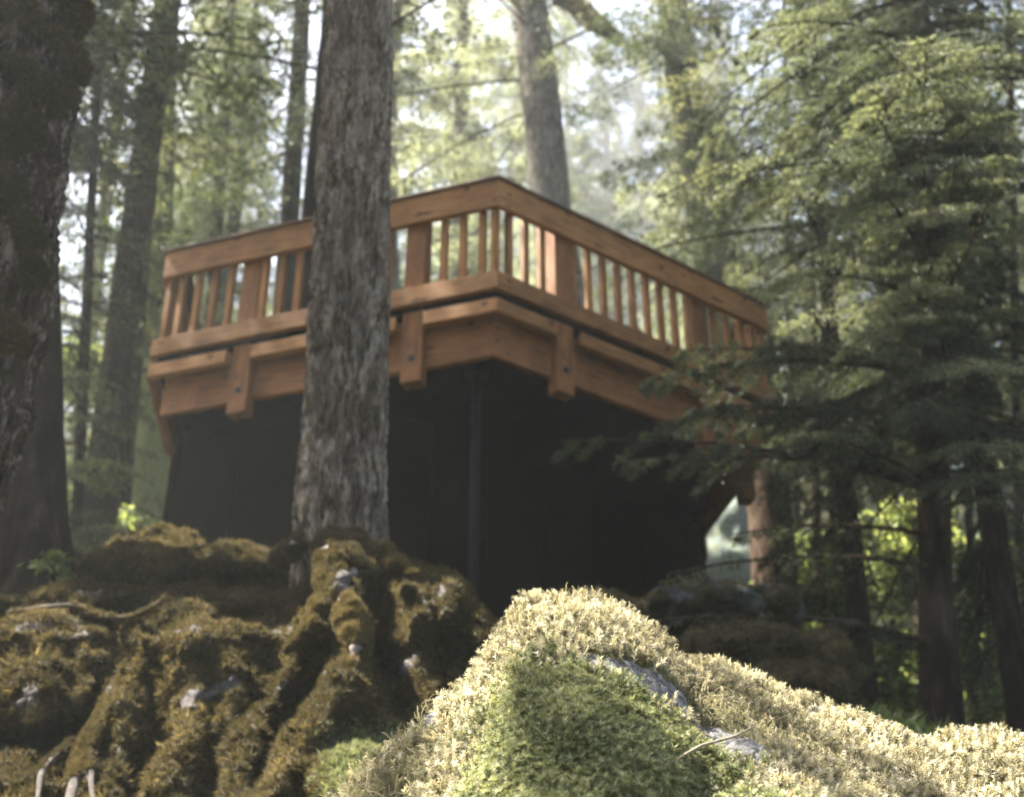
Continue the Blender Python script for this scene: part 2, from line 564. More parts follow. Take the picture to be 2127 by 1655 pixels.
def upright(name, c, e, wd, dp, z0, z1, m, parent=plat, bev=.003):
    """vertical stick whose local x runs upward; c = plan centre, e = direction along the side"""
    zc = (z0 + z1) / 2
    bm = bmesh.new()
    bmesh.ops.create_cube(bm, size=1)
    bmesh.ops.scale(bm, vec=(z1 - z0, wd, dp), verts=bm.verts)
    bmesh.ops.bevel(bm, geom=bm.edges[:], offset=bev, segments=1, affect='EDGES')
    me = bpy.data.meshes.new(name)
    bm.to_mesh(me); bm.free()
    me.materials.append(M[m])
    o = bpy.data.objects.new(name, me)
    COL.objects.link(o)
    o.parent = parent
    ex, ey = Vector((0, 0, 1)), Vector((e[0], e[1], 0))
    ez = ex.cross(ey)
    o.rotation_euler = Matrix((ex, ey, ez)).transposed().to_euler()
    o.location = Vector((c[0], c[1], zc)) - parent.location
    return o

def zpx(px, py, p):
    d = at(px, py, 1.0)
    return float((d * (p[1] / d[1]))[2])
H = {d: inset(HEX, d) for d in (-.05, -.015, 0, .04, .05, .085, .10, .14, .20)}
def side_pts(i, d0, d1):
    j = (i + 1) % 6
    return [H[d0][i], H[d0][j], H[d1][j], H[d1][i]]
def t_of(px, py, i):
    P, Q = np.array(HEX[i]), np.array(HEX[(i + 1) % 6])
    d = at(px, py, 1.0)[:2]
    Mx = np.array([[d[0], P[0] - Q[0]], [d[1], P[1] - Q[1]]])
    return float(np.linalg.solve(Mx, P)[1])

def bolt(post, e, nrm, z):
    bm = bmesh.new()
    bmesh.ops.create_cone(bm, segments=6, radius1=.014, radius2=.012, depth=.014, cap_ends=True)
    bmesh.ops.create_cone(bm, segments=20, radius1=.024, radius2=.024, depth=.005, cap_ends=True, matrix=Matrix.Translation((0, 0, -.009)))
    me = bpy.data.meshes.new('bolt')
    bm.to_mesh(me); bm.free()
    me.materials.append(M['iron'])
    o = bpy.data.objects.new('bolt', me)
    COL.objects.link(o)
    o.parent = post
    mw = Matrix.Translation(plat.location) @ Matrix.LocRotScale(post.location, post.rotation_euler, None)
    wc = plat.location + post.location
    pos = Vector((wc.x - nrm[0] * .052, wc.y - nrm[1] * .052, z))
    rot = Vector((-nrm[0], -nrm[1], 0)).to_track_quat('Z', 'Y')
    ml = mw.inverted() @ (Matrix.Translation(pos) @ rot.to_matrix().to_4x4())
    o.matrix_local = ml
    return o

zbeam = zpx(1028, 738, H[.10][1])
post_ts = {0: [t_of(512, 590, 0), t_of(856, 540, 0)], 1: [t_of(1180, 550, 1), t_of(1468, 670, 1)]}
zpost = zpx(850, 793, np.array(H[.04][0]) * (1 - post_ts[0][1]) + np.array(H[.04][1]) * post_ts[0][1])
for i in range(6):
    j = (i + 1) % 6
    P, Q = np.array(HEX[i]), np.array(HEX[j])
    e = unit(Q - P); nin = np.array([-e[1], e[0]])
    Ls = np.linalg.norm(Q - P)
    prism('rail_cap', side_pts(i, -.015, .14), ZT - .022, ZT, 'cedar_cap')
    prism('top_rail', side_pts(i, 0, .04), ZT - .209, ZT - .024, 'cedar')
    prism('bottom_rail', side_pts(i, 0, .04), ZT - .775, ZT - .66, 'cedar')
    prism('rim_beam', side_pts(i, .10, .14), zbeam, ZT - .815, 'cedar_red')
    ts = post_ts.get(i, [.2, .45] if i == 5 else [.24, .76])
    # edge board under the bottom rail, cut at each post
    cuts = [0.0] + [x for t in ts for x in (t - .085 / Ls, t + .085 / Ls)] + [1.0]
    o0, o1 = H[0], H[.05]
    for k in range(0, len(cuts), 2):
        a, c = cuts[k], cuts[k + 1]
        f = lambda ring, t: np.array(ring[i]) * (1 - t) + np.array(ring[j]) * t
        pa = [f(o0, a), f(o0, c), f(o1, c), f(o1, a)]
        prism('edge_board', pa, ZT - .925, ZT - .838, 'cedar')
    for t in ts:
        c = P + e * Ls * t + nin * .0875
        po = upright('post', c, e, .125, .09, zpost, ZT - .03, 'cedar_red')
        bolt(po, e, nin, zpost + .15)
    n_b = int(round(Ls / .118))
    for k in range(n_b + 1):
        t = (k + .02) / n_b if k else .012
        if k == n_b: continue
        if any(abs(t - x) * Ls < .07 for x in ts): continue
        upright('baluster', P + e * Ls * t + nin * .062, e, .040, .038, ZT - .757, ZT - .03, 'cedar')
# deck boards and joists, coloured near-black for the shade beneath
def hexclip(poly, x0, x1, ex, ey, c):
    """strip of the plan polygon between two lines, as an ordered list of points"""
    pts = [np.array(p) - c for p in poly]
    def clip(pts, f):
        out = []
        for a, b2 in zip(pts, pts[1:] + pts[:1]):
            fa, fb = f(a), f(b2)
            if fa >= 0: out.append(a)
            if fa * fb < 0: out.append(a + (b2 - a) * fa / (fa - fb))
        return out
    pts = clip(pts, lambda p: p @ ex - x0)
    if len(pts) > 2: pts = clip(pts, lambda p: x1 - p @ ex)
    return [p + c for p in pts]
ex = unit(np.array(HEX[2]) - np.array(HEX[1])); ey = np.array([-ex[1], ex[0]])
for k in range(-16, 17):
    s = hexclip(H[.04], k * .145, k * .145 + .138, ey, ex, O_[:2])
    if len(s) > 2: prism('deck_board', s, ZT - .80, ZT - .762, 'shade_wood', bev=0, xdir=ex)
for k in range(-5, 6):
    s = hexclip(H[.14], k * .42 - .02, k * .42 + .02, ex, ey, O_[:2])
    if len(s) > 2: prism('joist', s, ZT - 1.02, ZT - .815, 'shade_wood', bev=0, xdir=ey)
# boarded room beneath, the deck's shade put into its near-black walls
gA = at(352, 1000, 6.9)[:2]; gB = at(760, 1000, 6.35)[:2]; gC = at(1454, 1100, 8.2)[:2]
bk = O_[:2] - np.array([0, 0])
room = [gA, gB, gC, np.array([gC[0] - .1, 10.4]), np.array([gA[0] - .1, 10.0])]
def wall(a, c, z0, z1, nm='wall_panel'):
    e = unit(c - a); nn = np.array([-e[1], e[0]])
    return prism(nm, [a, c, c + nn * .04, a + nn * .04], z0, z1, 'shade_wood', bev=0)
zr0, zr1 = 1.3, ZT - 1.085
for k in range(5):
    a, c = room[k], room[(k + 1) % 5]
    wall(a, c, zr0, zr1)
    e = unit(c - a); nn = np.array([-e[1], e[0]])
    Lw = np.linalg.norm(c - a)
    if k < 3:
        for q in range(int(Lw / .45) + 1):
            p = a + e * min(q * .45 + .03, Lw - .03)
            upright('batten', p - nn * .012, e, .05, .024, zr0, zr1 - .01, 'shade_wood')
pc = at(985, 1060, 5.95)
bm = bmesh.new()
bmesh.ops.create_cone(bm, segments=24, radius1=.024, radius2=.026, depth=ZT - 1.085 - 1.2, cap_ends=True)
bmesh.ops.create_cone(bm, segments=24, radius1=.07, radius2=.07, depth=.012, cap_ends=True, matrix=Matrix.Translation((0, 0, (ZT - 1.085 - 1.2) / 2 - .01)))
me = bpy.data.meshes.new('support_pipe'); bm.to_mesh(me); bm.free()
me.materials.append(M['steel'])
o = bpy.data.objects.new('support_pipe', me); COL.objects.link(o); o.parent = plat
o.location = Vector((pc[0], pc[1], (ZT - 1.085 + 1.2) / 2)) - plat.location
for q in me.polygons: q.use_smooth = len(q.vertices) == 4

# ---------------------------------------------------------------- rocks and moss
def blob_mesh(blobs, tubes=(), voxel=.03, disp=.04, dscale=4, seed=0, fine=.012, boxes=()):
    """union of ellipsoids (centre, radii, yaw) and tapered tubes, remeshed and roughened -> numpy V,Q"""
    bm = bmesh.new()
    for c, r, yaw in blobs:
        mt = Matrix.Translation(Vector(c)) @ Matrix.Rotation(yaw, 4, 'Z') @ Matrix.Diagonal((*r, 1))
        bmesh.ops.create_icosphere(bm, subdivisions=3, radius=1, matrix=mt)
    for c, r, yaw in boxes:
        mt = Matrix.Translation(Vector(c)) @ Matrix.Rotation(yaw, 4, 'Z') @ Matrix.Rotation(yaw * .4, 4, 'Y') @ Matrix.Diagonal((*[2 * x for x in r], 1))
        bmesh.ops.create_cube(bm, size=1, matrix=mt)
    for path, rad in tubes:
        path = np.asarray(path); rad = np.asarray(rad)
        d = np.r_[0, np.cumsum(np.linalg.norm(np.diff(path, axis=0), axis=1))]
        m_ = max(4, int(d[-1] / (rad.min() * .5)))
        for t in np.linspace(0, d[-1], m_):
            c = [np.interp(t, d, path[:, k]) for k in range(3)]
            bmesh.ops.create_icosphere(bm, subdivisions=2, radius=float(np.interp(t, d, rad)), matrix=Matrix.Translation(Vector(c)))
    me = bpy.data.meshes.new('tmp'); bm.to_mesh(me); bm.free()
    o = bpy.data.objects.new('tmp', me); COL.objects.link(o)
    md = o.modifiers.new('r', 'REMESH'); md.mode = 'VOXEL'; md.voxel_size = voxel
    ms = o.modifiers.new('s', 'SMOOTH'); ms.factor = .5; ms.iterations = 4
    dg = bpy.context.evaluated_depsgraph_get()
    ev = o.evaluated_get(dg).to_mesh()
    V = np.empty(len(ev.vertices) * 3, np.float32); ev.vertices.foreach_get('co', V); V = V.reshape(-1, 3).astype(float)
    Nn = np.empty(len(ev.vertices) * 3, np.float32); ev.vertices.foreach_get('normal', Nn); Nn = Nn.reshape(-1, 3)
    Q = np.array([tuple(p.vertices) for p in ev.polygons if len(p.vertices) == 4])
    bpy.data.objects.remove(o); bpy.data.meshes.remove(me)
    VS = V * np.array([1.3, 1.3, .6])
    V += Nn * (disp * fbm(VS, dscale, 4, seed) + disp * .38 * (np.abs(fbm(VS, dscale * 1.9, 4, seed + 2)) * -2 + .5) + fine * 1.5 * fbm(V, dscale * 5, 4, seed + 4))[:, None]
    return V, Q

def vnormals(V, Q):
    n = np.cross(V[Q[:, 2]] - V[Q[:, 0]], V[Q[:, 3]] - V[Q[:, 1]])
    vn = np.zeros_like(V)
    for k in range(4): np.add.at(vn, Q[:, k], n)
    return unit(n), np.linalg.norm(n, axis=1) / 2, unit(vn)

def sprig_star(rng, wh=5, lv=7):
    """upright moss shoot: whorls of needle-fine leaves, unit height"""
    V, T = [], []
    bend = rng.normal(size=2) * .12
    for w_ in range(wh):
        z = .30 + .70 * w_ / (wh - 1)
        l = .50 - .03 * w_
        for k in range(lv):
            a = 2 * np.pi * (k + .5 * (w_ % 2)) / lv + rng.normal() * .35
            d = np.array([np.cos(a), np.sin(a), .08 + .17 * w_ + rng.normal() * .2]); d /= np.linalg.norm(d)
            s = np.array([-np.sin(a), np.cos(a), rng.normal() * .4]) * .044
            p = np.array([bend[0] * z * z, bend[1] * z * z, z - .12]); c = len(V)
            V += [p - s, p + s, p + d * l * rng.uniform(.7, 1.15)]
            T += [(c, c + 1, c + 2)]
    c = len(V)
    V += [np.array([-.03, 0, 0]), np.array([.03, 0, 0]), np.array([bend[0], bend[1], 1.0])]
    T.append((c, c + 1, c + 2))
    return np.array(V), np.array(T)

def sprig_strand(rng, nlf=16):
    """curved feathery strand"""
    V, T = [], []
    cur = rng.uniform(.5, 1.3)
    t = np.linspace(0, 1, nlf)
    ang = cur * t * 1.5
    dx, dz = np.sin(ang), np.cos(ang)
    x, z = np.cumsum(dx) / nlf, np.cumsum(dz) / nlf
    for k in range(nlf):
        for sg in (-1, 1):
            p = np.array([x[k], 0, z[k]])
            d = np.array([dx[k] * .7, sg * .8, dz[k] * .7]) + rng.normal(size=3) * .25
            d /= np.linalg.norm(d)
            l = .17 * (1 - .5 * t[k])
            s = np.cross(d, [0, 1, .3]); s = s / (np.linalg.norm(s) + 1e-6) * .03
            c = len(V)
            V += [p - s, p + s, p + d * l]
            T += [(c, c + 1, c + 2)]
    for k in range(nlf - 1):
        c = len(V)
        a, b2 = np.array([x[k], 0, z[k]]), np.array([x[k + 1], 0, z[k + 1]])
        V += [a + [0, .022, 0], a - [0, .022, 0], b2]
        T += [(c, c + 1, c + 2)]
    return np.array(V), np.array(T)

def sprig_tuft(rng, n=7):
    V, T = [], []
    for k in range(n):
        a = rng.uniform(0, 2 * np.pi)
        tilt = rng.uniform(.2, 1.1)
        d = np.array([np.cos(a) * np.sin(tilt), np.sin(a) * np.sin(tilt), np.cos(tilt)])
        s = np.cross(d, rng.normal(size=3)); s = s / np.linalg.norm(s) * .11
        c = len(V); p = rng.normal(size=3) * .15; p[2] = 0
        V += [p - s, p + s, p + d * rng.uniform(.7, 1.2)]
        T += [(c, c + 1, c + 2)]
    return np.array(V), np.array(T)

def scatter(V, Q, weight, n, size, temps, seed, lean=.35, tone=None, zbias=.4):
    """moss shoots spread over a surface by area*weight -> Geo"""
    rng = np.random.default_rng(seed)
    fn, ar, vn = vnormals(V, Q)
    p = ar * np.clip(weight[Q].mean(1), 0, None)
    p /= p.sum()
    f = rng.choice(len(Q), n, p=p)
    uv = rng.random((n, 2))
    q = V[Q[f]]
    a, b2 = uv[:, :1], uv[:, 1:]
    pos = (q[:, 0] * (1 - a) + q[:, 1] * a) * (1 - b2) + (q[:, 3] * (1 - a) + q[:, 2] * a) * b2
    up = unit(vn[Q[f]].mean(1) * (1 - zbias) + np.array([0, 0, zbias]) + rng.standard_normal((n, 3)) * lean)
    rx = unit(np.cross(up, rng.standard_normal((n, 3))))
    ry = np.cross(up, rx)
    sz = size * (.55 + .8 * rng.random(n))
    base = (tone(pos) if tone is not None else np.full(n, .45))
    r = np.clip(base + .22 * rng.standard_normal(n), 0, 1)
    g = Geo()
    which = rng.integers(0, len(temps), n)
    for k, (tv, tf) in enumerate(temps):
        s = which == k
        if not s.any(): continue
        m_ = int(s.sum())
        Vv = (tv[None, :, 0:1] * rx[s][:, None] + tv[None, :, 1:2] * ry[s][:, None] + tv[None, :, 2:3] * up[s][:, None]) * sz[s][:, None, None] + pos[s][:, None]
        kk = len(tv)
        hh = np.clip(tv[:, 2], 0, 1)
        rr = np.clip(r[s][:, None] * (.55 + .45 * hh[None]) + 0 * hh[None], 0, 1)
        Fc = (tf[None] + (np.arange(m_) * kk)[:, None, None]).reshape(-1, tf.shape[1])
        if tf.shape[1] == 4: g.add(Vv.reshape(-1, 3), Fc, None, rr.ravel())
        else: g.add(Vv.reshape(-1, 3), None, Fc, rr.ravel())
    return g

rg = np.random.default_rng(3)
STAR = [sprig_star(rg, rg.integers(4, 7), rg.integers(5, 8)) for _ in range(12)]
STRAND = [sprig_strand(rg) for _ in range(8)]
TUFT = [sprig_tuft(rg) for _ in range(8)]

def rock_obj(name, V, Q, m, label, cat, moss_w, n_moss, size, temps, mm, seed, parent=None, group=None, tone=None, zbias=.4, lean=.35, partname=None):
    """a mossy rock as a thing: stone and moss as its parts"""
    if parent is None:
        root = empty(name, V[V[:, 2].argmin()], label, cat, group)
    else:
        root = parent
    s = new_mesh(partname or 'stone', V, [Q], M[m], root, {'moss': moss_w}, True)
    if n_moss:
        mo = scatter(V, Q, np.clip((moss_w - .35) * 3, 0, 1), n_moss, size, temps, seed, lean, tone, zbias).build('moss', [M[mm]], root)
        mo['kind'] = 'stuff'
    return root, s

# --- foreground boulder (in focus)
crestA = [(250, 2300), (620, 1850), (732, 1672), (875, 1534), (968, 1434), (1010, 1378), (1080, 1272), (1130, 1258), (1190, 1232), (1240, 1228), (1300, 1258), (1385, 1322), (1412, 1385), (1440, 1440), (1500, 1560), (1560, 1700), (1900, 2400)]
crestB = [(900, 2300), (1100, 1800), (1230, 1560), (1330, 1400), (1400, 1382), (1480, 1384), (1560, 1418), (1640, 1466), (1750, 1488), (1850, 1545), (1930, 1566), (1965, 1535), (2030, 1520), (2090, 1530), (2150, 1545), (2400, 1620)]
YA, YB = 1.75, 1.95
cA = np.array([at(x, y, YA) for x, y in crestA]); cB = np.array([at(x, y, YB) for x, y in crestB])
def boulder_z(x, y):
    za = np.interp(x, cA[:, 0], cA[:, 2])
    ridge = YA + .10 * np.sin(x * 4)
    f = np.clip(ridge - y, 0, 9); bk = np.clip(y - ridge, 0, 9)
    ka = np.sqrt(f ** 2 + .05 ** 2) - .05
    # the front nose swells toward the camera around the middle
    nose = .16 * np.exp(-((x - .12) / .20) ** 2) * np.clip(f / .25, 0, 1)
    a = za - ka * 1.02 + nose * .45 - (np.sqrt(bk ** 2 + .06 ** 2) - .06) * 1.1
    zb = np.interp(x, cB[:, 0], cB[:, 2])
    f = np.clip(YB - y, 0, 9); bk = np.clip(y - YB, 0, 9)
    bz = zb - (np.sqrt(f ** 2 + .06 ** 2) - .06) * .62 - (np.sqrt(bk ** 2 + .05 ** 2) - .05) * 1.0
    k = .03
    h = np.clip(.5 + .5 * (a - bz) / k, 0, 1)
    return bz * (1 - h) + a * h + k * h * (1 - h)
xs = np.linspace(-.95, 1.5, 420); ys = np.linspace(1.0, 2.75, 330)
X, Y = np.meshgrid(xs, ys)
Zb = boulder_z(X, Y)
BV = np.stack([X.ravel(), Y.ravel(), Zb.ravel()], 1)
BV[:, 2] += .020 * fbm(BV, 9, 4, 11) + .008 * fbm(BV, 40, 4, 12) + .0045 * fbm(BV, 120, 3, 13)
ii = np.arange(BV.shape[0]).reshape(X.shape)
BQ = np.stack([ii[:-1, :-1].ravel(), ii[:-1, 1:].ravel(), ii[1:, 1:].ravel(), ii[1:, :-1].ravel()], 1)
def proj(P):
    d = P[:, 1] * CT + P[:, 2] * ST
    u = -P[:, 1] * ST + P[:, 2] * CT
    return CX + F * P[:, 0] / d, CY - F * u / d
# bare stone patches, laid out on the stone as plan shapes in metres
bare = np.ones(len(BV))
def seg_d(P, a, b2):
    ab = b2 - a
    t = np.clip(((P - a) @ ab) / (ab @ ab), 0, 1)
    return np.linalg.norm(P - a - t[:, None] * ab, axis=1)
def on_boulder(px, py):
    """point where the view ray through a photo pixel meets the boulder"""
    d = at(px, py, 1.0)
    for yy in np.linspace(1.05, 2.4, 600):
        p = d * yy
        if boulder_z(p[0], p[1]) >= p[2]: return p
    return d * 1.8
for pts, wd in (([(1335, 1412), (1420, 1470), (1500, 1530), (1545, 1565)], .046), ([(1220, 1365), (1275, 1390)], .022), ([(930, 1440), (985, 1408)], .02), ([(1430, 1400), (1480, 1420)], .012), ([(1680, 1478), (1745, 1490)], .018), ([(860, 1520), (900, 1490)], .015)):
    pp = [on_boulder(*p) for p in pts]
    for a, c in zip(pp[:-1], pp[1:]):
        dd = seg_d(BV, a, c) + .010 * fbm(BV, 28, 3, 21)
        bare = np.minimum(bare, np.clip((dd - wd * .55) / (wd * .6), 0, 1))
moss_w = bare
boul, _ = rock_obj('mossy_boulder', BV, BQ, 'rock_b', 'sunlit foreground boulder thick with pale green moss and a bare grey stone streak', 'boulder', moss_w, 0, 0, None, None, 1)
cg = on_boulder(1230, 1560); cg2 = on_boulder(1330, 1640)
nz = fbm(BV, 7, 3, 31)
dg_ = np.minimum(np.linalg.norm((BV - cg) / np.array([1.1, 1, 1.0]), axis=1), np.linalg.norm(BV - cg2, axis=1))
is_green = np.clip((.21 - dg_ + .07 * nz) / .14, 0, 1)
pr = on_boulder(1560, 1480); pl = on_boulder(850, 1580)
strand_zone = np.clip((.13 - np.linalg.norm((BV - pr) / np.array([1.2, 1.2, 1]), axis=1)) / .04, 0, 1) + np.clip((-.06 - BV[:, 0] + .03 * nz) / .05, 0, 1) * np.clip((1.9 - BV[:, 1]) / .1, 0, 1)
strand_zone = np.clip(strand_zone + np.clip((BV[:, 2] - (.56 + .03 * nz)) / .03, 0, 1) * .5, 0, 1)
mw = np.clip((moss_w - .35) * 3, 0, 1)
near = np.where(BV[:, 1] > 2.15, .15, 1.0)
g = scatter(BV, BQ, mw * is_green * near, 19000, .0155, STAR, 5, .30, lambda p: .42 + .25 * np.sin(p[:, 0] * 31) * np.sin(p[:, 2] * 37 + 1), .55)
mo = g.build('moss', [M['moss_g']], boul); mo['kind'] = 'stuff'; mo['label'] = 'soft green star moss on the front of the boulder'
g = scatter(BV, BQ, mw * near * (1 - is_green) * (1 - .85 * strand_zone), 46000, .0150, STAR, 6, .40, lambda p: .52 + .2 * np.sin(p[:, 0] * 23 + 2) * np.sin(p[:, 1] * 29), .5)
mo = g.build('moss', [M['moss_b']], boul); mo['kind'] = 'stuff'
g = scatter(BV, BQ, mw * near * (strand_zone + .03), 11000, .023, STRAND, 8, .55, lambda p: .40 + .2 * np.sin(p[:, 0] * 20) * np.sin(p[:, 1] * 17), .45)
mo = g.build('moss', [M['moss_b']], boul); mo['kind'] = 'stuff'; mo['label'] = 'shaggy dry moss strands on the shoulders of the boulder'
# the thin dry stick lying on the moss
a, c = on_boulder(1390, 1622), on_boulder(1568, 1541)
off = np.array([0, -.012, .018])
tp = np.array([a + off, a * .65 + c * .35 + off + [0, 0, .004], a * .3 + c * .7 + off + [.002, 0, -.001], c + off])
v, q, t = tube(tp, [.0013, .0018, .0016, .001], 8, 30, lump=.3)
g = Geo(); g.add(v, q, t, .9)
m, n, b = mat('dry_stick')
g_ = noise_tex(n, 90, None, 4, .6)
n.links.new(ramp(n, g_, [(.3, (.12, .09, .05)), (.7, (.32, .27, .18))]), b.inputs['Base Color']); b.inputs['Roughness'].default_value = .8
stick = g.build('dry_stick', [m], None, True)
tag(stick, 'thin dry stick lying across the green moss of the foreground boulder', 'stick')

# --- mossy outcrop on the left
def B(px, py, Yd, rx, rz, ry, yaw=0.0):
    c = at(px, py, Yd)
    return (c, (px_r(rx, c), ry, px_r(rz, c)), yaw)
def TB(pts, rads):
    P = [at(x, y, Yd) for x, y, Yd in pts]
    return (np.array(P), np.array([px_r(r, p) for r, p in zip(rads, P)]))
def mossmask(V, seed, sc=2.6, lo=-.25, up=0.0):
    return np.clip(.75 + 1.3 * (fbm(V, sc, 4, seed) - lo) , 0, 1)
def oliv(p):
    return .38 + .22 * np.sin(p[:, 0] * 9 + p[:, 2] * 5) * np.sin(p[:, 1] * 7 + 2)

def outcrop(name, label, cat, blobs, tubes, seed, nm, amt=.3, size=.017, m='rock_o', mm='moss_o', voxel=.02, disp=.05, dsc=3.2, group=None, boxes=(), ledge=0.0):
    V, Q = blob_mesh(blobs, tubes, voxel, disp * .8, dsc, seed, .018, boxes)
    if ledge:
        nn = vnormals(V, Q)[2].copy(); nn[:, 2] *= .25
        ph = V[:, 2] * 3.1 + V[:, 0] * .8 + .55 * fbm(V, 1.7, 3, seed + 9)
        fr = ph - np.floor(ph)
        V = V + nn * (ledge * (np.clip(fr / .85, 0, 1) - np.clip((fr - .85) / .15, 0, 1) - .45))[:, None]
    w_ = np.clip(.5 + 2.6 * (fbm(V, 6.5, 5, seed + 7) + amt + .36), 0, 1)
    return rock_obj(name, V, Q, m, label, cat, w_, nm, size, TUFT, mm, seed, tone=oliv, group=group, lean=.5)


SIL = [(-260, 1262), (-60, 1250), (0, 1240), (60, 1228), (130, 1205), (180, 1165), (230, 1135), (290, 1112), (350, 1098), (400, 1110), (432, 1140), (470, 1128), (520, 1128), (570, 1143), (605, 1143), (650, 1128), (700, 1122), (790, 1150), (830, 1168), (880, 1186), (925, 1190), (955, 1232), (985, 1262), (1003, 1300), (1015, 1296), (1032, 1300), (1044, 1330), (1060, 1400), (1090, 1480), (1130, 1600)]
BUMPS = [(320, 1155, 170, 60, .28), (520, 1165, 120, 45, .22), (640, 1160, 80, 40, .15), (385, 1262, 62, 40, .24), (860, 1265, 92, 80, .34), (932, 1270, 42, 80, .18), (985, 1315, 26, 45, .14), (1022, 1330, 20, 32, .12), (720, 1610, 100, 60, .22),
         (110, 1420, 130, 110, .12), (820, 1215, 50, 28, .12), (870, 1400, 60, 60, .12)]
RIDGES = [([(-100, 1245), (0, 1243), (100, 1238), (250, 1243), (330, 1228)], 20, .17), ([(-100, 1290), (0, 1285), (60, 1276), (150, 1277), (230, 1287), (300, 1276)], 13, -.42),
          ([(-60, 1315), (20, 1312), (120, 1307), (215, 1312)], 20, .14), ([(247, 1285), (238, 1350), (225, 1420), (196, 1480), (192, 1545)], 20, -.5), ([(-80, 1545), (0, 1548), (80, 1552), (175, 1537)], 24, -.5),
          ([(262, 1305), (330, 1330), (420, 1322)], 20, .16), ([(440, 1303), (520, 1287), (605, 1290)], 15, -.30), ([(480, 1312), (560, 1306), (622, 1312)], 16, .16),
          ([(270, 1330), (255, 1430), (235, 1530), (215, 1680)], 26, .18), ([(400, 1345), (392, 1450), (370, 1560), (350, 1700)], 40, .22), ([(485, 1380), (470, 1470), (430, 1560)], 26, .12),
          ([(330, 1400), (312, 1540), (290, 1680)], 22, -.22), ([(445, 1470), (420, 1600), (400, 1700)], 16, -.18), ([(570, 1335), (545, 1440), (475, 1560), (435, 1690)], 20, -.34),
          ([(692, 1160), (682, 1220), (640, 1290), (600, 1345), (560, 1430), (510, 1540), (462, 1690)], 30, .36), ([(692, 1290), (662, 1380), (592, 1500), (510, 1650)], 18, -.34),
          ([(735, 1150), (716, 1200), (735, 1300), (742, 1350), (705, 1450), (612, 1560), (520, 1690)], 32, .36), ([(792, 1235), (798, 1290), (800, 1340)], 17, -.36), ([(800, 1390), (830, 1470), (850, 1560)], 30, -.36),
          ([(320, 1205), (220, 1215), (120, 1222)], 16, -.12), ([(430, 1150), (400, 1200), (330, 1222)], 15, -.2), ([(600, 1190), (520, 1212), (440, 1216)], 14, -.14), ([(905, 1210), (915, 1300), (905, 1390)], 12, -.16), ([(958, 1250), (962, 1310), (958, 1370)], 8, -.12), ([(1005, 1305), (1006, 1360)], 7, -.12),
          ([(640, 1215), (600, 1225), (560, 1250), (500, 1262)], 20, .12), ([(150, 1340), (130, 1430), (120, 1530)], 16, -.08), ([(60, 1350), (50, 1440), (55, 1530)], 14, -.07)]
def pline_d(px, py, pl):
    best = np.full(px.shape, 1e9)
    for (x0, y0), (x1, y1) in zip(pl[:-1], pl[1:]):
        ax, ay = x1 - x0, y1 - y0
        t = np.clip(((px - x0) * ax + (py - y0) * ay) / (ax * ax + ay * ay), 0, 1)
        best = np.minimum(best, np.hypot(px - x0 - t * ax, py - y0 - t * ay))
    return best
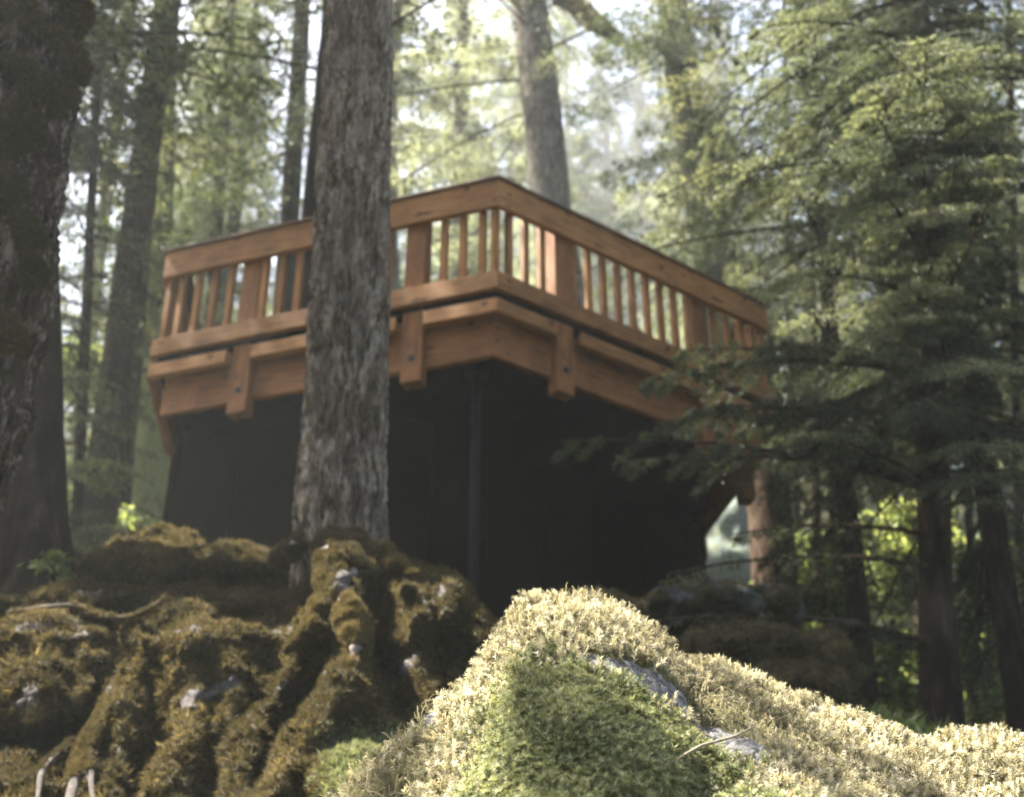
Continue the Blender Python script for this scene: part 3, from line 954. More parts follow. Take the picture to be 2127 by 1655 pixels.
def build_outcrop():
    nu, nv, nb = 360, 210, 14
    pu = np.linspace(-180, 1110, nu)
    sil = np.interp(pu, [p[0] for p in SIL], [p[1] for p in SIL])
    v = np.linspace(0, 1, nv) ** 1.15
    PX = np.repeat(pu[:, None], nv, 1)
    PY = sil[:, None] + v[None, :] * (1830 - sil[:, None])
    wp = np.random.default_rng(5)
    wx = 9 * np.sin(PY / 31 + PX / 57) + 6 * np.sin(PX / 23 - PY / 41); wy = 7 * np.sin(PX / 37 + 1) + 5 * np.sin(PY / 19 + PX / 29)
    QX, QY = PX + wx * .7, PY + wy * .7
    yl = np.interp(QY, [1080, 1150, 1200, 1250, 1285, 1310, 1400, 1550, 1655, 1830], [4.85, 4.6, 4.4, 4.2, 4.05, 3.9, 3.75, 3.5, 3.3, 2.95])
    yr = np.interp(QY, [1100, 1160, 1200, 1300, 1400, 1500, 1655, 1830], [4.45, 4.15, 3.95, 3.8, 3.65, 3.45, 3.1, 2.75])
    k = np.clip((PX - 600) / 160, 0, 1); k = k * k * (3 - 2 * k)
    D = yl * (1 - k) + yr * k
    for x, y, rx, ry, am in BUMPS:
        q = ((QX - x) / rx) ** 2 + ((QY - y) / ry) ** 2
        D = D - am * np.clip(1 - q, 0, 1) ** .7 * .9
    for pl, wd, am in RIDGES:
        D = D - .68 * am * np.exp(-(pline_d(QX, QY, pl) / (wd * 1.22)) ** 2 * .7)
    # roll the skin back over its upper edge
    edge = (PY - sil[:, None]) / 26
    D = D + .16 * np.exp(-np.clip(edge, 0, 9) * 1.6)
    dx, dy = (PX - CX) / F, -(PY - CY) / F
    yy, zz = CT - dy * ST, ST + dy * CT
    P = np.stack([dx / yy * D, D, zz / yy * D], -1)
    back = []
    top = P[:, 0]
    for j in range(nb, 0, -1):
        b_ = top.copy(); t = j / nb
        b_[:, 1] += .9 * t; b_[:, 2] -= .02 + .55 * t ** 2
        back.append(b_[:, None])
    P = np.concatenate(back + [P], 1)
    m_ = P.shape[1]
    V = P.reshape(-1, 3)
    i = np.arange(nu * m_).reshape(nu, m_)
    Q = np.stack([i[:-1, :-1].ravel(), i[:-1, 1:].ravel(), i[1:, 1:].ravel(), i[1:, :-1].ravel()], 1)
    nn = vnormals(V, Q)[2]
    VS = V * np.array([1.2, 1.2, .7])
    V = V + nn * (.045 * fbm(VS, 4.0, 4, 51) + .022 * fbm(VS, 13, 4, 52) + .012 * fbm(V, 38, 3, 53))[:, None]
    px, py = proj(V)
    w_ = .5 + 1.6 * (fbm(V, 6.5, 5, 61) + .56)
    for x, y, rx, ry, am in ((545, 1310, 75, 12, 1.2), (90, 1303, 110, 11, 1.1), (712, 1192, 32, 34, 1.3), (735, 1350, 28, 45, .8), (858, 1178, 26, 12, 1.2), (420, 1150, 30, 14, .6), (795, 1470, 25, 22, .6)):
        w_ = w_ - am * np.exp(-(((px - x) / rx) ** 2 + ((py - y) / ry) ** 2))
    w_ = np.clip(w_, 0, 1)
    root = empty('mossy_outcrop', (V[:, 0].mean(), 4.2, float(V[:, 2].min())), 'big brown mossy rock outcrop with draped folds filling the lower left', 'rock')
    new_mesh('stone', V, [Q], M['rock_o'], root, {'moss': w_}, True)
    green = np.clip((px - 640) / 60, 0, 1) * np.clip((py - 1490) / 60, 0, 1)
    wt = np.clip((w_ - .35) * 3, 0, 1)
    vis = np.where(V[:, 1] > 5.0, .2, 1.0)
    ton = lambda p: oliv(p) + .10 * np.sin(p[:, 0] * 21 + 3 * p[:, 2]) - .05
    for tp_, n_, sz, le, zb, ww, mt_, sd in ((TUFT, 150000, .0135, .6, .25, 1 - green, 'moss_o', 41), (TUFT, 26000, .024, .7, -.25, 1 - green, 'moss_o', 42), (TUFT, 30000, .017, .6, .4, green, 'moss_g', 43)):
        mo = scatter(V, Q, wt * vis * ww, n_, sz, tp_, sd, le, ton, zb).build('moss', [M[mt_]], root)
        mo['kind'] = 'stuff'
        if sd == 43: mo['label'] = 'greener moss at the foot of the outcrop beside the boulder'
        if sd == 42: mo['label'] = 'longer brown moss tufts hanging from the folds'
    return root
build_outcrop()
def root_tube(name, label, runs, seed, nm):
    root = None
    Vs, Qs, c = [], [], 0
    for pts, rads in runs:
        P, R = TB(pts, rads)
        t0 = np.linspace(0, 1, len(P)); t1 = np.linspace(0, 1, len(P) * 6)
        P = np.stack([np.interp(t1, t0, P[:, k]) for k in range(3)], 1)
        for _ in range(6): P[1:-1] = (P[:-2] + 2 * P[1:-1] + P[2:]) / 4
        v, q, t = tube(P, np.interp(t1, t0, R), 16, 70, .12, 9, seed, None, .3)
        Vs.append(v[:-1]); Qs.append(q + c); c += len(v) - 1
    V, Q = np.concatenate(Vs), np.concatenate(Qs)
    w_ = np.clip(.5 + 1.8 * fbm(V, 5, 4, seed), 0, 1)
    rock_obj(name, V, Q, 'root_mix', label, 'root', w_, nm, .014, TUFT, 'moss_o', seed, tone=oliv, partname='wood')
root_tube('bare_root', 'bare pale forked root running down a cleft at the lower left',
          [([(236, 1400, 3.86), (222, 1460, 3.66), (205, 1500, 3.54), (176, 1552, 3.40), (158, 1600, 3.30), (146, 1660, 3.19), (120, 1780, 3.02)], [8, 11, 13, 14, 14, 15, 16]),
           ([(180, 1545, 3.41), (192, 1580, 3.33), (188, 1630, 3.25), (203, 1700, 3.12)], [8, 6, 5, 5]), ([(150, 1540, 3.52), (112, 1572, 3.43), (84, 1605, 3.36), (80, 1650, 3.28), (62, 1720, 3.15)], [6, 6, 6, 5, 5])], 8, 3200)
root_tube('surface_root', 'thin pale root looped over the left ledge',
          [([(15, 1272, 4.0), (90, 1260, 3.97), (165, 1254, 3.94), (200, 1276, 3.88), (250, 1287, 3.84), (300, 1272, 3.86), (345, 1240, 3.98)], [4, 5, 5, 6, 6, 5, 4])], 9, 300)
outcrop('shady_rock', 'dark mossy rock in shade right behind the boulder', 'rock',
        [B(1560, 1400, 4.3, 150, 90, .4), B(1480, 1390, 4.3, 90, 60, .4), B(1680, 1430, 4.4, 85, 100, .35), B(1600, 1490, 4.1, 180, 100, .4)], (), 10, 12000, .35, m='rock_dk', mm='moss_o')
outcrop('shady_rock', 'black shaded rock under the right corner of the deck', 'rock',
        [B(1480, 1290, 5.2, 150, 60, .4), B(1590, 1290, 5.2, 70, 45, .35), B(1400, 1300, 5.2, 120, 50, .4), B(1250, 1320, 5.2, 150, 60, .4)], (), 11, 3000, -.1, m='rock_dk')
outcrop('pale_rock', 'pale grey sunlit rock face seen under the right side of the deck', 'rock',
        [B(1530, 1130, 12.5, 100, 130, .6), B(1500, 1200, 12.3, 80, 80, .5), B(1570, 1220, 12.3, 70, 80, .5), B(1560, 1050, 12.8, 60, 60, .5)], (), 12, 0, -.5, m='rock_pale', voxel=.07, disp=.2, dsc=1.2)

# ---------------------------------------------------------------- the big trunk in front of the deck
def flare(a, t):
    fl = np.exp(-t / .42)
    left = np.maximum(np.cos(a - np.pi), 0) ** 2
    right = np.maximum(np.cos(a - .3), 0) ** 3
    fr = np.maximum(np.cos(a + np.pi / 2), 0) ** 2
    crease = .10 * np.exp(-((np.angle(np.exp(1j * (a + 2.05)))) / .14) ** 2) * np.exp(-t / 1.6)
    return 1 + fl * (.55 * left + .12 * right + .25 * fr) - crease
mt_pts = [(722, 1230), (716, 1000), (722, 700), (732, 450), (740, 200), (750, 0), (770, -500), (790, -1200)]
mt_r = [74, 77, 76, 71, 66, 61, 50, 30]
MTY = 4.25
mp_ = [at(x, y, MTY) for x, y in mt_pts]
main = empty('conifer', mp_[0], 'tall grey brown furrowed trunk standing in front of the deck railing', 'tree')
v, q, t = tube(mp_, [px_r(r, p) for r, p in zip(mt_r, mp_)], 240, 640, .30, 30, 2.0, flare, .06, .20)
g = Geo(); g.add(v, q, t, .5)
g.build('trunk', M['bark'], main, True)
for seed, nm, tubes_ in ((20, 'root', [TB([(690, 1120, 4.1), (686, 1170, 3.88), (678, 1230, 3.72), (640, 1300, 3.58), (602, 1350, 3.52)], [26, 24, 20, 16, 10])]),
                         (21, 'root', [TB([(735, 1130, 4.05), (716, 1190, 3.80), (722, 1260, 3.62), (738, 1330, 3.50), (728, 1400, 3.42)], [26, 30, 24, 22, 12])]),
                         (22, 'root', [TB([(760, 1150, 4.0), (820, 1176, 3.9), (865, 1192, 3.82)], [26, 18, 10])]),
                         (23, 'root', [TB([(640, 1125, 4.2), (600, 1143, 4.1), (565, 1160, 4.0)], [22, 15, 8])])):
    V, Q = blob_mesh([], tubes_, .016, .03, 5, seed)
    fn, ar, vn = vnormals(V, Q)
    w_ = np.clip(.5 + 2.4 * (fbm(V, 5.2, 4, seed + 7) + .32), 0, 1)
    qx, qy = proj(V)
    w_ = np.clip(w_ - 1.4 * np.exp(-(((qx - 712) / 34) ** 2 + ((qy - 1195) / 42) ** 2)) - .8 * np.exp(-(((qx - 738) / 24) ** 2 + ((qy - 1350) / 34) ** 2)), 0, 1)
    rock_obj('root', V, Q, 'root_top', None, None, w_, 16000 if seed < 22 else 5000, .016, TUFT, 'moss_o', seed, parent=main, tone=oliv, partname='root')

# ---------------------------------------------------------------- near knobbly trunk, left edge
kp = [at(x, y, 2.9) for x, y in [(-420, 1700), (-250, 1150), (-170, 900), (-95, 650), (-62, 400), (-30, 150), (-10, -150), (10, -500), (40, -1200)]]
kr = [px_r(r, p) for r, p in zip([185, 180, 175, 168, 165, 162, 160, 150, 120], kp)]
old = empty('old_tree', kp[0], 'gnarled near trunk with moss knobs leaning in at the left edge', 'tree')
v, q, t = tube(kp, kr, 200, 460, .34, 14, 5.0, None, .22, .35)
g = Geo(); g.add(v, q, t, .5); g.build('trunk', M['bark_old'], old, True)
vis = v[:-1]
knobs = [(100, 20, 34), (160, 30, 26), (158, 130, 24), (110, 90, 26), (108, 200, 30), (40, 150, 26), (15, 60, 30), (50, 270, 34), (20, 400, 36), (60, 480, 24), (5, 320, 30), (120, 190, 22), (60, 20, 26), (15, 690, 22), (70, 560, 20)]
for kn, (x, y, r) in enumerate(knobs):
    kb = [B(x, y, 2.72 if x < 80 else 2.82, r, r * 1.15, .05 + r * .001), B(x - r * .4, y + r * .7, 2.74 if x < 80 else 2.83, r * .7, r * .8, .05)]
    V, Q = blob_mesh(kb, (), .012, .02, 9, 30 + kn)
    kq = new_mesh('moss_knob', V, [Q], M['rock_o'], old, {'moss': np.full(len(V), .95)}, True)
    km = scatter(V, Q, np.ones(len(V)), 2200, .013, TUFT, 30 + kn, .5, lambda p: oliv(p) - .05).build('moss', [M['moss_o']], kq)
    km['kind'] = 'stuff'
# ---------------------------------------------------------------- trees
LIT += [on_boulder(*p) for p in ((1000, 1480), (960, 1600), (1130, 1300), (1230, 1260), (1300, 1350), (1200, 1450), (1450, 1400), (1560, 1560), (1700, 1560), (1900, 1600), (2050, 1560))]
NB = len(LIT)
LIT += [at(*p) for p in ((1850, 1220, 12), (1690, 1180, 11), (1820, 1430, 9.5), (2060, 1180, 10), (1690, 1320, 10), (2040, 1430, 9.5), (700, 1170, 3.75), (650, 1280, 3.6), (540, 1580, 3.05), (740, 1330, 3.5), (860, 1200, 3.7), (370, 1110, 4.6))]
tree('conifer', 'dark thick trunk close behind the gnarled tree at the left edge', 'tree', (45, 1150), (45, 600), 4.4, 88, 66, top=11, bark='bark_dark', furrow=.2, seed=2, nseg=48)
tree('conifer', 'dark leaning trunk between the left edge and the deck corner', 'tree', (224, 950), (318, 250), 10.5, 36, 29, top=17, crown=(10.5, 17, 3.2, 60, 380), seed=3, nseg=32, lsize=.08)
tree('mossy_tree', 'thick pale green moss covered trunk lit by sun beside the deck wall', 'tree', (300, 1050), (318, 760), 13.0, 50, 36, top=14, bark='bark_moss', crown=(8, 15, 3, 50, 300), seed=4, nseg=32)
tree('conifer', 'slim dark trunk left of the big trunk above the railing', 'tree', (600, 430), (622, 60), 13.5, 20, 17, top=18, crown=(11, 20, 3.0, 70, 320), seed=5)
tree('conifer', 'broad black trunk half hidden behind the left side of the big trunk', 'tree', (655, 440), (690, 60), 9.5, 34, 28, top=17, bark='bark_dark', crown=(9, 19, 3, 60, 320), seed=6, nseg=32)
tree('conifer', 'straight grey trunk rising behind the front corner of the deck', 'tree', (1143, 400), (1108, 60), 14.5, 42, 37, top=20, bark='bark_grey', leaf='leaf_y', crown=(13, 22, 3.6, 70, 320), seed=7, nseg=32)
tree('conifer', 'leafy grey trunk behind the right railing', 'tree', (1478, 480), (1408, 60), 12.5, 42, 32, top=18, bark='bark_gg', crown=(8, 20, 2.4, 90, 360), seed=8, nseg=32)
tree('conifer', 'faint slim leaning trunk beside the dark leaning trunk', 'tree', (160, 950), (245, 240), 16, 16, 12, top=18, bark='bark_grey', crown=(5, 20, 3, 70, 300), seed=9)
tree('conifer', 'short broken reddish brown trunk right of the pale rock', 'tree', (1610, 1180), (1570, 800), 9.5, 48, 42, top=4.4, bark='bark_red', seed=10, nseg=32)
# right-hand hemlocks
def low_boughs(sd):
    def f(fx):
        rng = np.random.default_rng(sd)
        x0, x1, y0, y1 = ((1560, 2000, 900, 1420), (1850, 2250, 940, 1480))[sd - 1]
        E_ = np.array([at(rng.uniform(x0, x1), rng.uniform(y0, y1), rng.uniform(6.2, 9.0)) for _ in range(22)])
        A = np.array([fx(p[2] + rng.uniform(.1, .7)) for p in E_])
        yield A, E_, .05, .2, 1500, .026
    return f
def right_boughs(fx):
    rng = np.random.default_rng(40)
    ends = []
    for k in range(125):                                    # the wall of sprays on the right
        x = rng.uniform(1530, 2250); y = rng.uniform(-120, 980)
        if x < 1600 and 480 < y < 680: continue
        ends.append((x, y, rng.uniform(4.6, 6.8)))
    ends += [(rng.uniform(1780, 2110), rng.uniform(60, 1000), rng.uniform(4.1, 4.9)) for _ in range(34)]
    ends += [(1440, 270, 6.2), (1480, 60, 6.4), (1430, 330, 6.0), (1520, 130, 6.0), (1480, 430, 6.2), (1560, 330, 5.8)]
    E_ = np.array([at(*e_) for e_ in ends])
    A = np.array([fx(p[2] + rng.uniform(.3, .9)) for p in E_])
    yield A, E_, rng.uniform(-.02, .12, len(A)), rng.uniform(.15, .27, len(A)), 4400, .020
    low = [(1165, 915, 4.9), (1290, 960, 4.9), (1330, 790, 4.9), (1400, 730, 5.0), (1480, 760, 4.9), (1420, 850, 4.9), (1560, 720, 5.0), (1580, 860, 5.0), (1360, 880, 5.0), (1650, 900, 4.8)]
    E_ = np.array([at(*e_) for e_ in low])
    A = np.array([fx(p[2] + rng.uniform(.05, .45)) for p in E_])
    yield A, E_, .05, .17, 3600, .022
    low = [(1390, 1190, 4.8), (1330, 1290, 4.6), (1520, 1110, 5.0), (2200, 1040, 4.9), (2250, 1000, 4.7)]
    E_ = np.array([at(*e_) for e_ in low])
    A = np.array([fx(p[2] + rng.uniform(.2, .7)) for p in E_])
    yield A, E_, .04, .14, 1000, .022
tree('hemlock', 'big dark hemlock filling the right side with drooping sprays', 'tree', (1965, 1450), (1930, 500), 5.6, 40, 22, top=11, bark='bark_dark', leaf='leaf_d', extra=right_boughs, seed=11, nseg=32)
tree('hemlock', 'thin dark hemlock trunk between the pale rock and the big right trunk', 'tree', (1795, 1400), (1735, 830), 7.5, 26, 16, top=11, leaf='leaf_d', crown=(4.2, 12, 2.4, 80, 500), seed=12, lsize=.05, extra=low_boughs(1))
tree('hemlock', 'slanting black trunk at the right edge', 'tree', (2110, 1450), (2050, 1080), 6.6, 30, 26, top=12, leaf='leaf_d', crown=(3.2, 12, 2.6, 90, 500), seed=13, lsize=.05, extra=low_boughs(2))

tree('conifer', 'feathery green conifer between the gnarled trunk and the dark leaning trunk', 'tree', (165, 900), (195, 400), 9.0, 12, 9, top=11, leaf='leaf_l', crown=(2.6, 10.5, 2.0, 110, 420), seed=14, lsize=.06)
tree('conifer', 'leafy conifer above the left railing', 'tree', (455, 480), (480, 60), 15.0, 13, 10, top=17, leaf='leaf_l', crown=(4.0, 17, 2.8, 110, 360), seed=15, lsize=.09)
tree('conifer', 'low green conifer just behind the left corner of the deck', 'tree', (300, 560), (318, 300), 11.5, 9, 6, top=9, leaf='leaf_l', crown=(2.5, 9, 1.7, 80, 380), seed=16, lsize=.07)
tree('hemlock', 'blurred leafy hemlock right of the right railing', 'tree', (1715, 620), (1690, 200), 9.0, 12, 9, top=12, leaf='leaf_d', crown=(3.0, 12, 2.0, 100, 500), seed=17, lsize=.06)
# unseen boughs added to the gnarled tree, placed sunward to dapple the boulder
g = Geo()
fx_ = axis_from(np.array(kp))
for px, py, t_, ln, wd in ((1225, 1500, 3.6, .15, .34), (1310, 1560, 3.7, .16, .36), (1190, 1620, 3.9, .15, .36), (1340, 1650, 3.6, .15, .36), (1250, 1640, 3.7, .15, .36), (760, 1620, 3.7, .15, .36), (850, 1550, 4.2, .12, .3), (1570, 1450, 4.0, .11, .3), (1640, 1570, 4.1, .10, .3), (1880, 1640, 4.0, .10, .3)):
    c_ = on_boulder(px, py) + SUN * t_
    st_ = fx_(c_[2] + .25)
    d_ = unit(c_ - st_)
    boughs(g, st_, c_ - d_ * ln * .4, .02, .02, 5, .03, px, True, .007)
    boughs(g, c_ - d_ * ln, c_ + d_ * ln * .9, .02, wd, 430, .026, px + 1, True, .006)
g.build('crown', [M['leaf_d'], M['twig']], old)
for k_, (px, py, Yd, r_, top_) in enumerate(((1700, 1150, 10.5, 10, 11), (1905, 1150, 10, 13, 12), (2010, 1200, 9.0, 9, 10), (1850, 1100, 12.5, 12, 13), (1655, 1000, 12, 9, 12), (2125, 1100, 9.5, 12, 12))):
    tree('young_hemlock', ('thin dark stem just right of the pale rock', 'slim dark stem left of the big hemlock trunk', 'slim stem between the hemlock and the slanting trunk', 'thin stem beyond the bright green shrub', 'thin stem rising behind the right end of the railing', 'slim stem at the right edge')[k_], 'tree', (px, py), (px - 12, py - 400), Yd, r_, r_ * .8, top=top_, leaf='leaf_d', crown=(3.0 + .15 * Yd, top_ + 1, 1.6, 60, 330), seed=30 + k_, lsize=.055)
# a mossy broken branch of the grey trunk
gt = [o_ for o_ in COL.objects if o_.get('label', '').startswith('straight grey trunk')][0]
pb = [at(1118, -70, 14.3), at(1150, -25, 14.0), at(1200, 18, 13.8), at(1250, 55, 13.6), at(1292, 88, 13.5)]
g = Geo(); v, q, t = tube(pb, [px_r(r, p) for r, p in zip([22, 21, 20, 18, 8], pb)], 18, 40, .1, 5, 3, None, .25, .3); g.add(v, q, t, .3)
br_ = g.build('broken_branch', M['bark_dark'], gt, True)
bm_ = scatter(v, q, np.ones(len(v)), 6000, .035, TUFT, 9, .6).build('moss', [M['moss_o']], br_)
bm_['kind'] = 'stuff'
# conifers added left of the frame, crowns placed to shade slope and deck
def shade_tree(name, label, x, y, h, r, crown, seed, ex=None):
    root = empty(name, (x, y, float(ground_z(x, y)) - .3), label, 'tree')
    z0 = root.location.z
    path = np.array([[x + .1 * math.sin(k), y, z0 + k * h / 11] for k in range(12)])
    g = Geo(); v, q, t = tube(path, np.linspace(r, .04, 12), 20, 60, .15, 5, seed); g.add(v, q, t, .5); g.build('trunk', M['bark_dark'], root, True)
    g = Geo(); A, Bb = auto_boughs(axis_from(path), z0 + crown[0], z0 + crown[1], crown[2], crown[3], seed)
    A, Bb = clear_rays(A, Bb)
    boughs(g, A, Bb, .05, .36, crown[4], .12, seed)
    if ex is not None:
        for A, Bb, wd, nl in ex: boughs(g, A, Bb, .05, wd, nl, .06, seed + 5)
    g.build('crown', [M['leaf_l'], M['twig']], root)
shade_tree('conifer', 'unseen tall conifer added left of the outcrop to shade the slope', -5.6, 5.2, 17, .3, (6.5, 16.5, 3.6, 190, 480), 70)
shade_tree('conifer', 'tall conifer added further left to shade the deck', -5.6, 8.6, 19, .3, (6.5, 18, 3.8, 150, 520), 71)
shade_tree('conifer', 'added conifer left of the gnarled tree, its unseen crown shading the slope', -4.6, 3.5, 16, .25, (5.5, 15, 2.9, 170, 480), 72)
# ---------------------------------------------------------------- undergrowth
def shrub(label, px, py, Yd, rpx, seed, n=2200, leaf=.07, m='leaf_b', group=None, name='shrub'):
    c = at(px, py, Yd); gz = float(ground_z(c[0], c[1]))
    R = px_r(rpx, c)
    root = empty(name, (c[0], c[1], gz), label, 'shrub', group)
    rng = np.random.default_rng(seed)
    g = Geo()
    ns = 9
    ends = []
    for k in range(ns):
        a = rng.uniform(0, 2 * np.pi); rr = R * rng.uniform(.2, .9)
        e_ = np.array([c[0] + np.cos(a) * rr, c[1] + np.sin(a) * rr, c[2] + R * rng.uniform(-.5, .8)])
        ends.append(e_)
        v, q, t = tube(np.array([[c[0], c[1], gz - .05], (np.array([c[0], c[1], gz]) * .5 + e_ * .5) + [0, 0, .1], e_]), [.014, .01, .005], 5, 7)
        g.add(v, q, t, .3, 1)
    g.build('stems', [M['twig'], M['twig']], root)
    g = Geo()
    ends = np.array(ends)
    idx = rng.integers(0, ns, n)
    pos = ends[idx] + rng.standard_normal((n, 3)) * R * np.array([.33, .33, .22])
    pos[:, 2] = np.maximum(pos[:, 2], gz + .05)
    d = unit(rng.standard_normal((n, 3)) + [0, 0, -.2]); nr = unit(rng.standard_normal((n, 3)) * .6 + [0, 0, 1]); b2 = unit(np.cross(d, nr))
    l = leaf * (.6 + .8 * rng.random(n))[:, None]
    V = np.stack([pos - d * l * .5, pos + b2 * l * .3, pos + d * l * .5, pos - b2 * l * .3], 1).reshape(-1, 3)
    g.add(V, np.arange(n * 4).reshape(n, 4), None, np.repeat(rng.random(n), 4), 0)
    g.build('foliage', M[m], root)
shrub('bright leafy shrub right of the pale rock', 1690, 1180, 11, 75, 1)
shrub('bright green shrub between the two thin hemlock trunks', 1850, 1220, 12, 95, 2, 3000)
shrub('yellow green shrub below the reddish trunk', 1690, 1320, 10, 60, 3)
shrub('low grassy green shrub behind the right shoulder of the boulder', 1820, 1430, 9.5, 90, 4, 3000)
shrub('small green shrub low between the hemlock trunks at the right', 1850, 1530, 8.0, 55, 5)
shrub('bright shrub at the right edge behind the slanting trunk', 2090, 1330, 11, 70, 6)
shrub('leafy sapling clump at the right edge under the hemlock', 2060, 1180, 10, 60, 7)
shrub('grassy shrub on the bright patch right of the hemlock trunk', 2040, 1430, 9.5, 80, 13, 3000)
shrub('low shrub behind the hemlock trunk at the right', 1930, 1400, 10.5, 80, 14, 2600)
shrub('pale green shrub left of the thin hemlock trunk under the low sprays', 1715, 1250, 8.2, 60, 15, 2600, .05)
shrub('tall leafy shrub behind the bright green shrub', 1900, 1120, 10, 80, 16, 3000, .06)
shrub('low leafy shrub just behind the dark shaded rock', 1690, 1420, 7.6, 60, 17, 2400, .05)
shrub('leafy shrub between the hemlock trunk and the slanting trunk', 2010, 1290, 8.4, 55, 18, 2400, .05)
shrub('grassy shrub low at the right edge', 2110, 1470, 8.0, 55, 19, 2400, .05)
shrub('pale leafy shrub at the foot of the mossy trunk', 230, 1110, 11, 60, 8)
shrub('sunlit fern clump on the left beside the dark trunk', 150, 1080, 12, 50, 9)
shrub('small green plant at the foot of the thick dark trunk', 100, 1190, 4.3, 34, 10, 260, .05)
shrub('yellow lit bush between the dark leaning trunk and the gnarled tree', 150, 780, 14, 60, 11)
shrub('broad yellow green bush in the woods left of the deck wall', 300, 930, 17, 60, 12, 3000, .1)
# ---------------------------------------------------------------- forest beyond
def proto(name, label, seed, h, Lmax, nb, nl, bark, leaf, lsize, r):
    root = empty(name, (0, 0, 0), label, 'tree')
    path = np.array([[.15 * math.sin(k * .7 + seed), .1 * math.cos(k * .9 + seed), k * h / 11] for k in range(12)])
    g = Geo(); v, q, t = tube(path, np.linspace(r, .03, 12), 14, 40, .1, 5, seed); g.add(v, q, t, .5)
    g.build('trunk', M[bark], root, True)
    g = Geo()
    A, Bb = auto_boughs(axis_from(path), h * .12, h - .2, Lmax, nb, seed, .3)
    boughs(g, A, Bb, .05, .36, 4.2 * nl * np.clip(np.linalg.norm(Bb - A, axis=1) / Lmax, .15, 1), lsize * .58, seed + 3, True, .02)
    g.build('crown', [M[leaf], M['twig']], root)
    return root
def copy_tree(o):
    c = o.copy(); COL.objects.link(c)
    for ch in o.children:
        d = ch.copy(); COL.objects.link(d); d.parent = c
    return c
far = [proto('far_conifer', '', 60, 22, 3.6, 130, 330, 'bark_grey', 'leaf_y', .16, .28),
       proto('far_conifer', '', 61, 19, 3.2, 120, 330, 'bark_dark', 'leaf_l', .15, .22),
       proto('far_conifer', '', 62, 25, 4.0, 140, 330, 'bark_grey', 'leaf_l', .18, .32)]
spots = [(-11, 20, 1, 'left'), (-7.5, 22, 0, 'left'), (-5.2, 18, 1, 'left'), (-3.2, 25, 0, 'left'), (-9.5, 29, 2, 'left'), (-14, 27, 2, 'left'), (-5.5, 34, 2, 'left'),
         (-1.2, 21, 0, 'mid'), (-2.2, 17.5, 0, 'mid'), (.8, 30, 0, 'mid'), (3.0, 40, 2, 'mid'), (-1.5, 38, 2, 'mid'), (4.6, 24, 0, 'mid'), (7.2, 33, 0, 'mid'),
         (6.3, 17, 1, 'right'), (8.8, 20, 1, 'right'), (11.5, 24, 1, 'right'), (14.5, 28, 2, 'right'), (9.5, 15.5, 0, 'right'), (13.0, 19, 0, 'right'), (17, 35, 2, 'right'),
         (-20, 40, 2, 'left'), (-13, 46, 0, 'left'), (-7, 50, 2, 'left'), (-2.5, 55, 1, 'mid'), (2.5, 58, 2, 'mid'), (8, 52, 0, 'mid'), (13, 46, 2, 'right'), (19, 52, 1, 'right'), (25, 44, 2, 'right'), (12, 36, 1, 'right'), (22, 34, 0, 'right'), (16, 26, 1, 'right'), (20, 28, 2, 'right'), (2, 70, 5, 'mist'), (7, 76, 3, 'mist'), (12, 68, 5, 'mist'), (-4, 74, 3, 'mist'), (17, 80, 5, 'mist'), (-12, 72, 5, 'mist'), (23, 72, 3, 'mist'), (-20, 66, 5, 'mist'), (4.5, 86, 5, 'mist'), (0, 62, 5, 'mist'), (3.8, 64, 3, 'mist'), (6.0, 60, 5, 'mist'), (8.6, 63, 5, 'mist'), (10.8, 59, 3, 'mist'), (-3, 61, 3, 'mist'), (14, 61, 5, 'mist'), (1.6, 57, 3, 'mist'), (10, 90, 3, 'mist'), (-18, 33, 1, 'left')]
used = set()
LAB = {'left': ('hazy conifer in the blurred woods left of the big trunk', 'background conifers left of the big trunk'),
       'mid': ('pale sunlit conifer in the misty woods behind the deck', 'background conifers behind the deck'),
       'mist': ('very tall faint conifer fading into the mist far behind the deck', 'misty far conifers'),
       'right': ('blurred conifer in the woods behind the right hand hemlocks', 'background conifers on the right')}
rs = np.random.default_rng(77)
for x, y, k, zone in spots:
    big = 1.0 if k < 3 else 1.9
    k = k % 3
    o = far[k] if k not in used else copy_tree(far[k])
    used.add(k)
    o.location = (x, y, float(ground_z(x, y)) - .3)
    o.rotation_euler = (0, 0, rs.uniform(0, 6.28))
    s = rs.uniform(.9, 1.15) * big
    o.scale = (s, s, s)
    tag(o, LAB[zone][0], 'tree', LAB[zone][1])

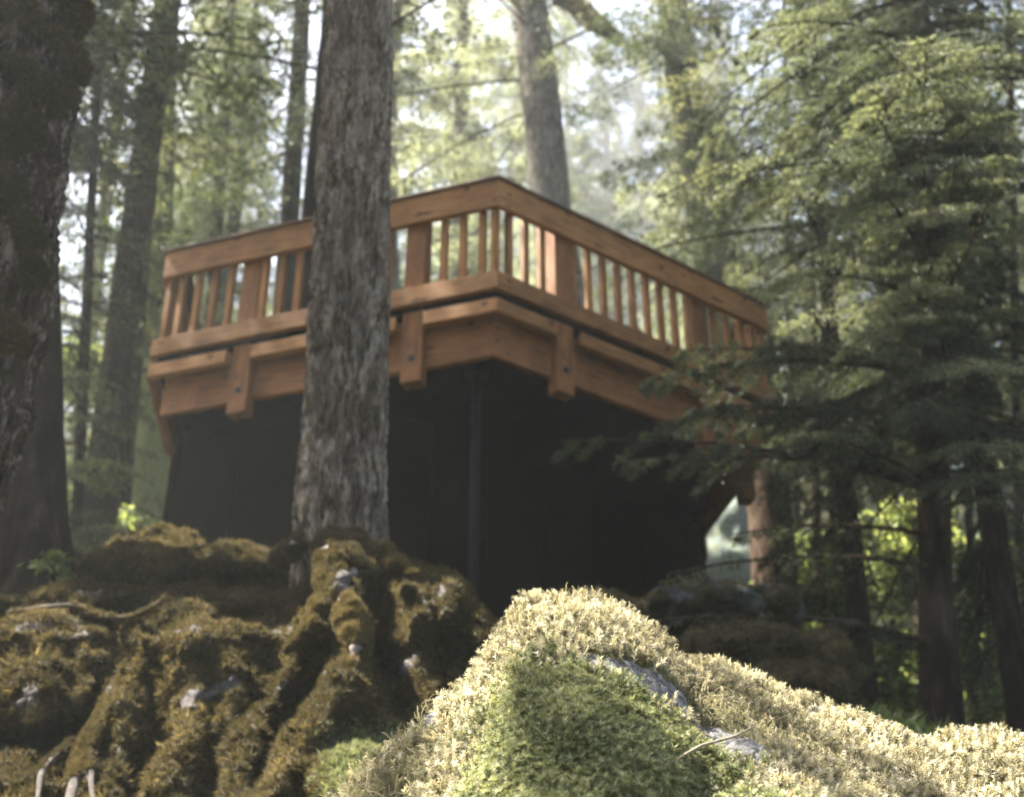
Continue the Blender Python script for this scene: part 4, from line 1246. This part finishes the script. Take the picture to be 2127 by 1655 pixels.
# ---------------------------------------------------------------- ground cover
gx = np.linspace(-7, 9, 160); gy = np.linspace(2.2, 17, 150)
GX, GY = np.meshgrid(gx, gy)
GV = np.stack([GX.ravel(), GY.ravel(), ground_z(GX, GY).ravel()], 1)
GV[:, 2] += .10 * fbm(GV, 1.3, 4, 3) * np.clip(GV[:, 1] / 3, .2, 1)
gi = np.arange(len(GV)).reshape(GX.shape)
GQ = np.stack([gi[:-1, :-1].ravel(), gi[:-1, 1:].ravel(), gi[1:, 1:].ravel(), gi[1:, :-1].ravel()], 1)
gw = np.clip(.7 + 1.2 * fbm(GV, .9, 4, 81), .08, 1)
go = np.where((GV[:, 0] < 1.0) & (GV[:, 1] < 4.9), 0.0, 1.0)
gc = scatter(GV, GQ, gw * go, 60000, .075, TUFT, 82, .7, lambda p: .35 + .25 * np.sin(p[:, 0] * 2.1) * np.sin(p[:, 1] * 1.7), .6).build('ground_cover', [M['leaf_b']])
gc['kind'] = 'stuff'; gc['label'] = 'low green plants and grasses covering the forest floor'
gl = scatter(GV, GQ, (1.15 - gw) * go, 50000, .05, TUFT, 83, 1.2, lambda p: np.full(len(p), .4), .5).build('leaf_litter', [M['moss_o']])
gl['kind'] = 'stuff'; gl['label'] = 'brown needle and leaf litter on the forest floor'
# ---------------------------------------------------------------- haze
hz = blob = bpy.data.meshes.new('haze')
bm = bmesh.new(); bmesh.ops.create_cube(bm, size=1)
bmesh.ops.scale(bm, vec=(160, 150, 84), verts=bm.verts); bmesh.ops.translate(bm, vec=(0, 62, 38), verts=bm.verts)
bm.to_mesh(hz); bm.free()
m = bpy.data.materials.new('haze'); m.use_nodes = True
n = m.node_tree
n.nodes.remove(n.nodes['Principled BSDF'])
pv = n.nodes.new('ShaderNodeVolumePrincipled')
pv.inputs['Color'].default_value = (.96, 1.0, .98, 1)
pv.inputs["Density"].default_value = 0.0016
pv.inputs['Anisotropy'].default_value = 0.3
n.links.new(pv.outputs[0], n.nodes['Material Output'].inputs['Volume'])
hz.materials.append(m)
ho = bpy.data.objects.new('haze', hz); COL.objects.link(ho)
ho['kind'] = 'stuff'
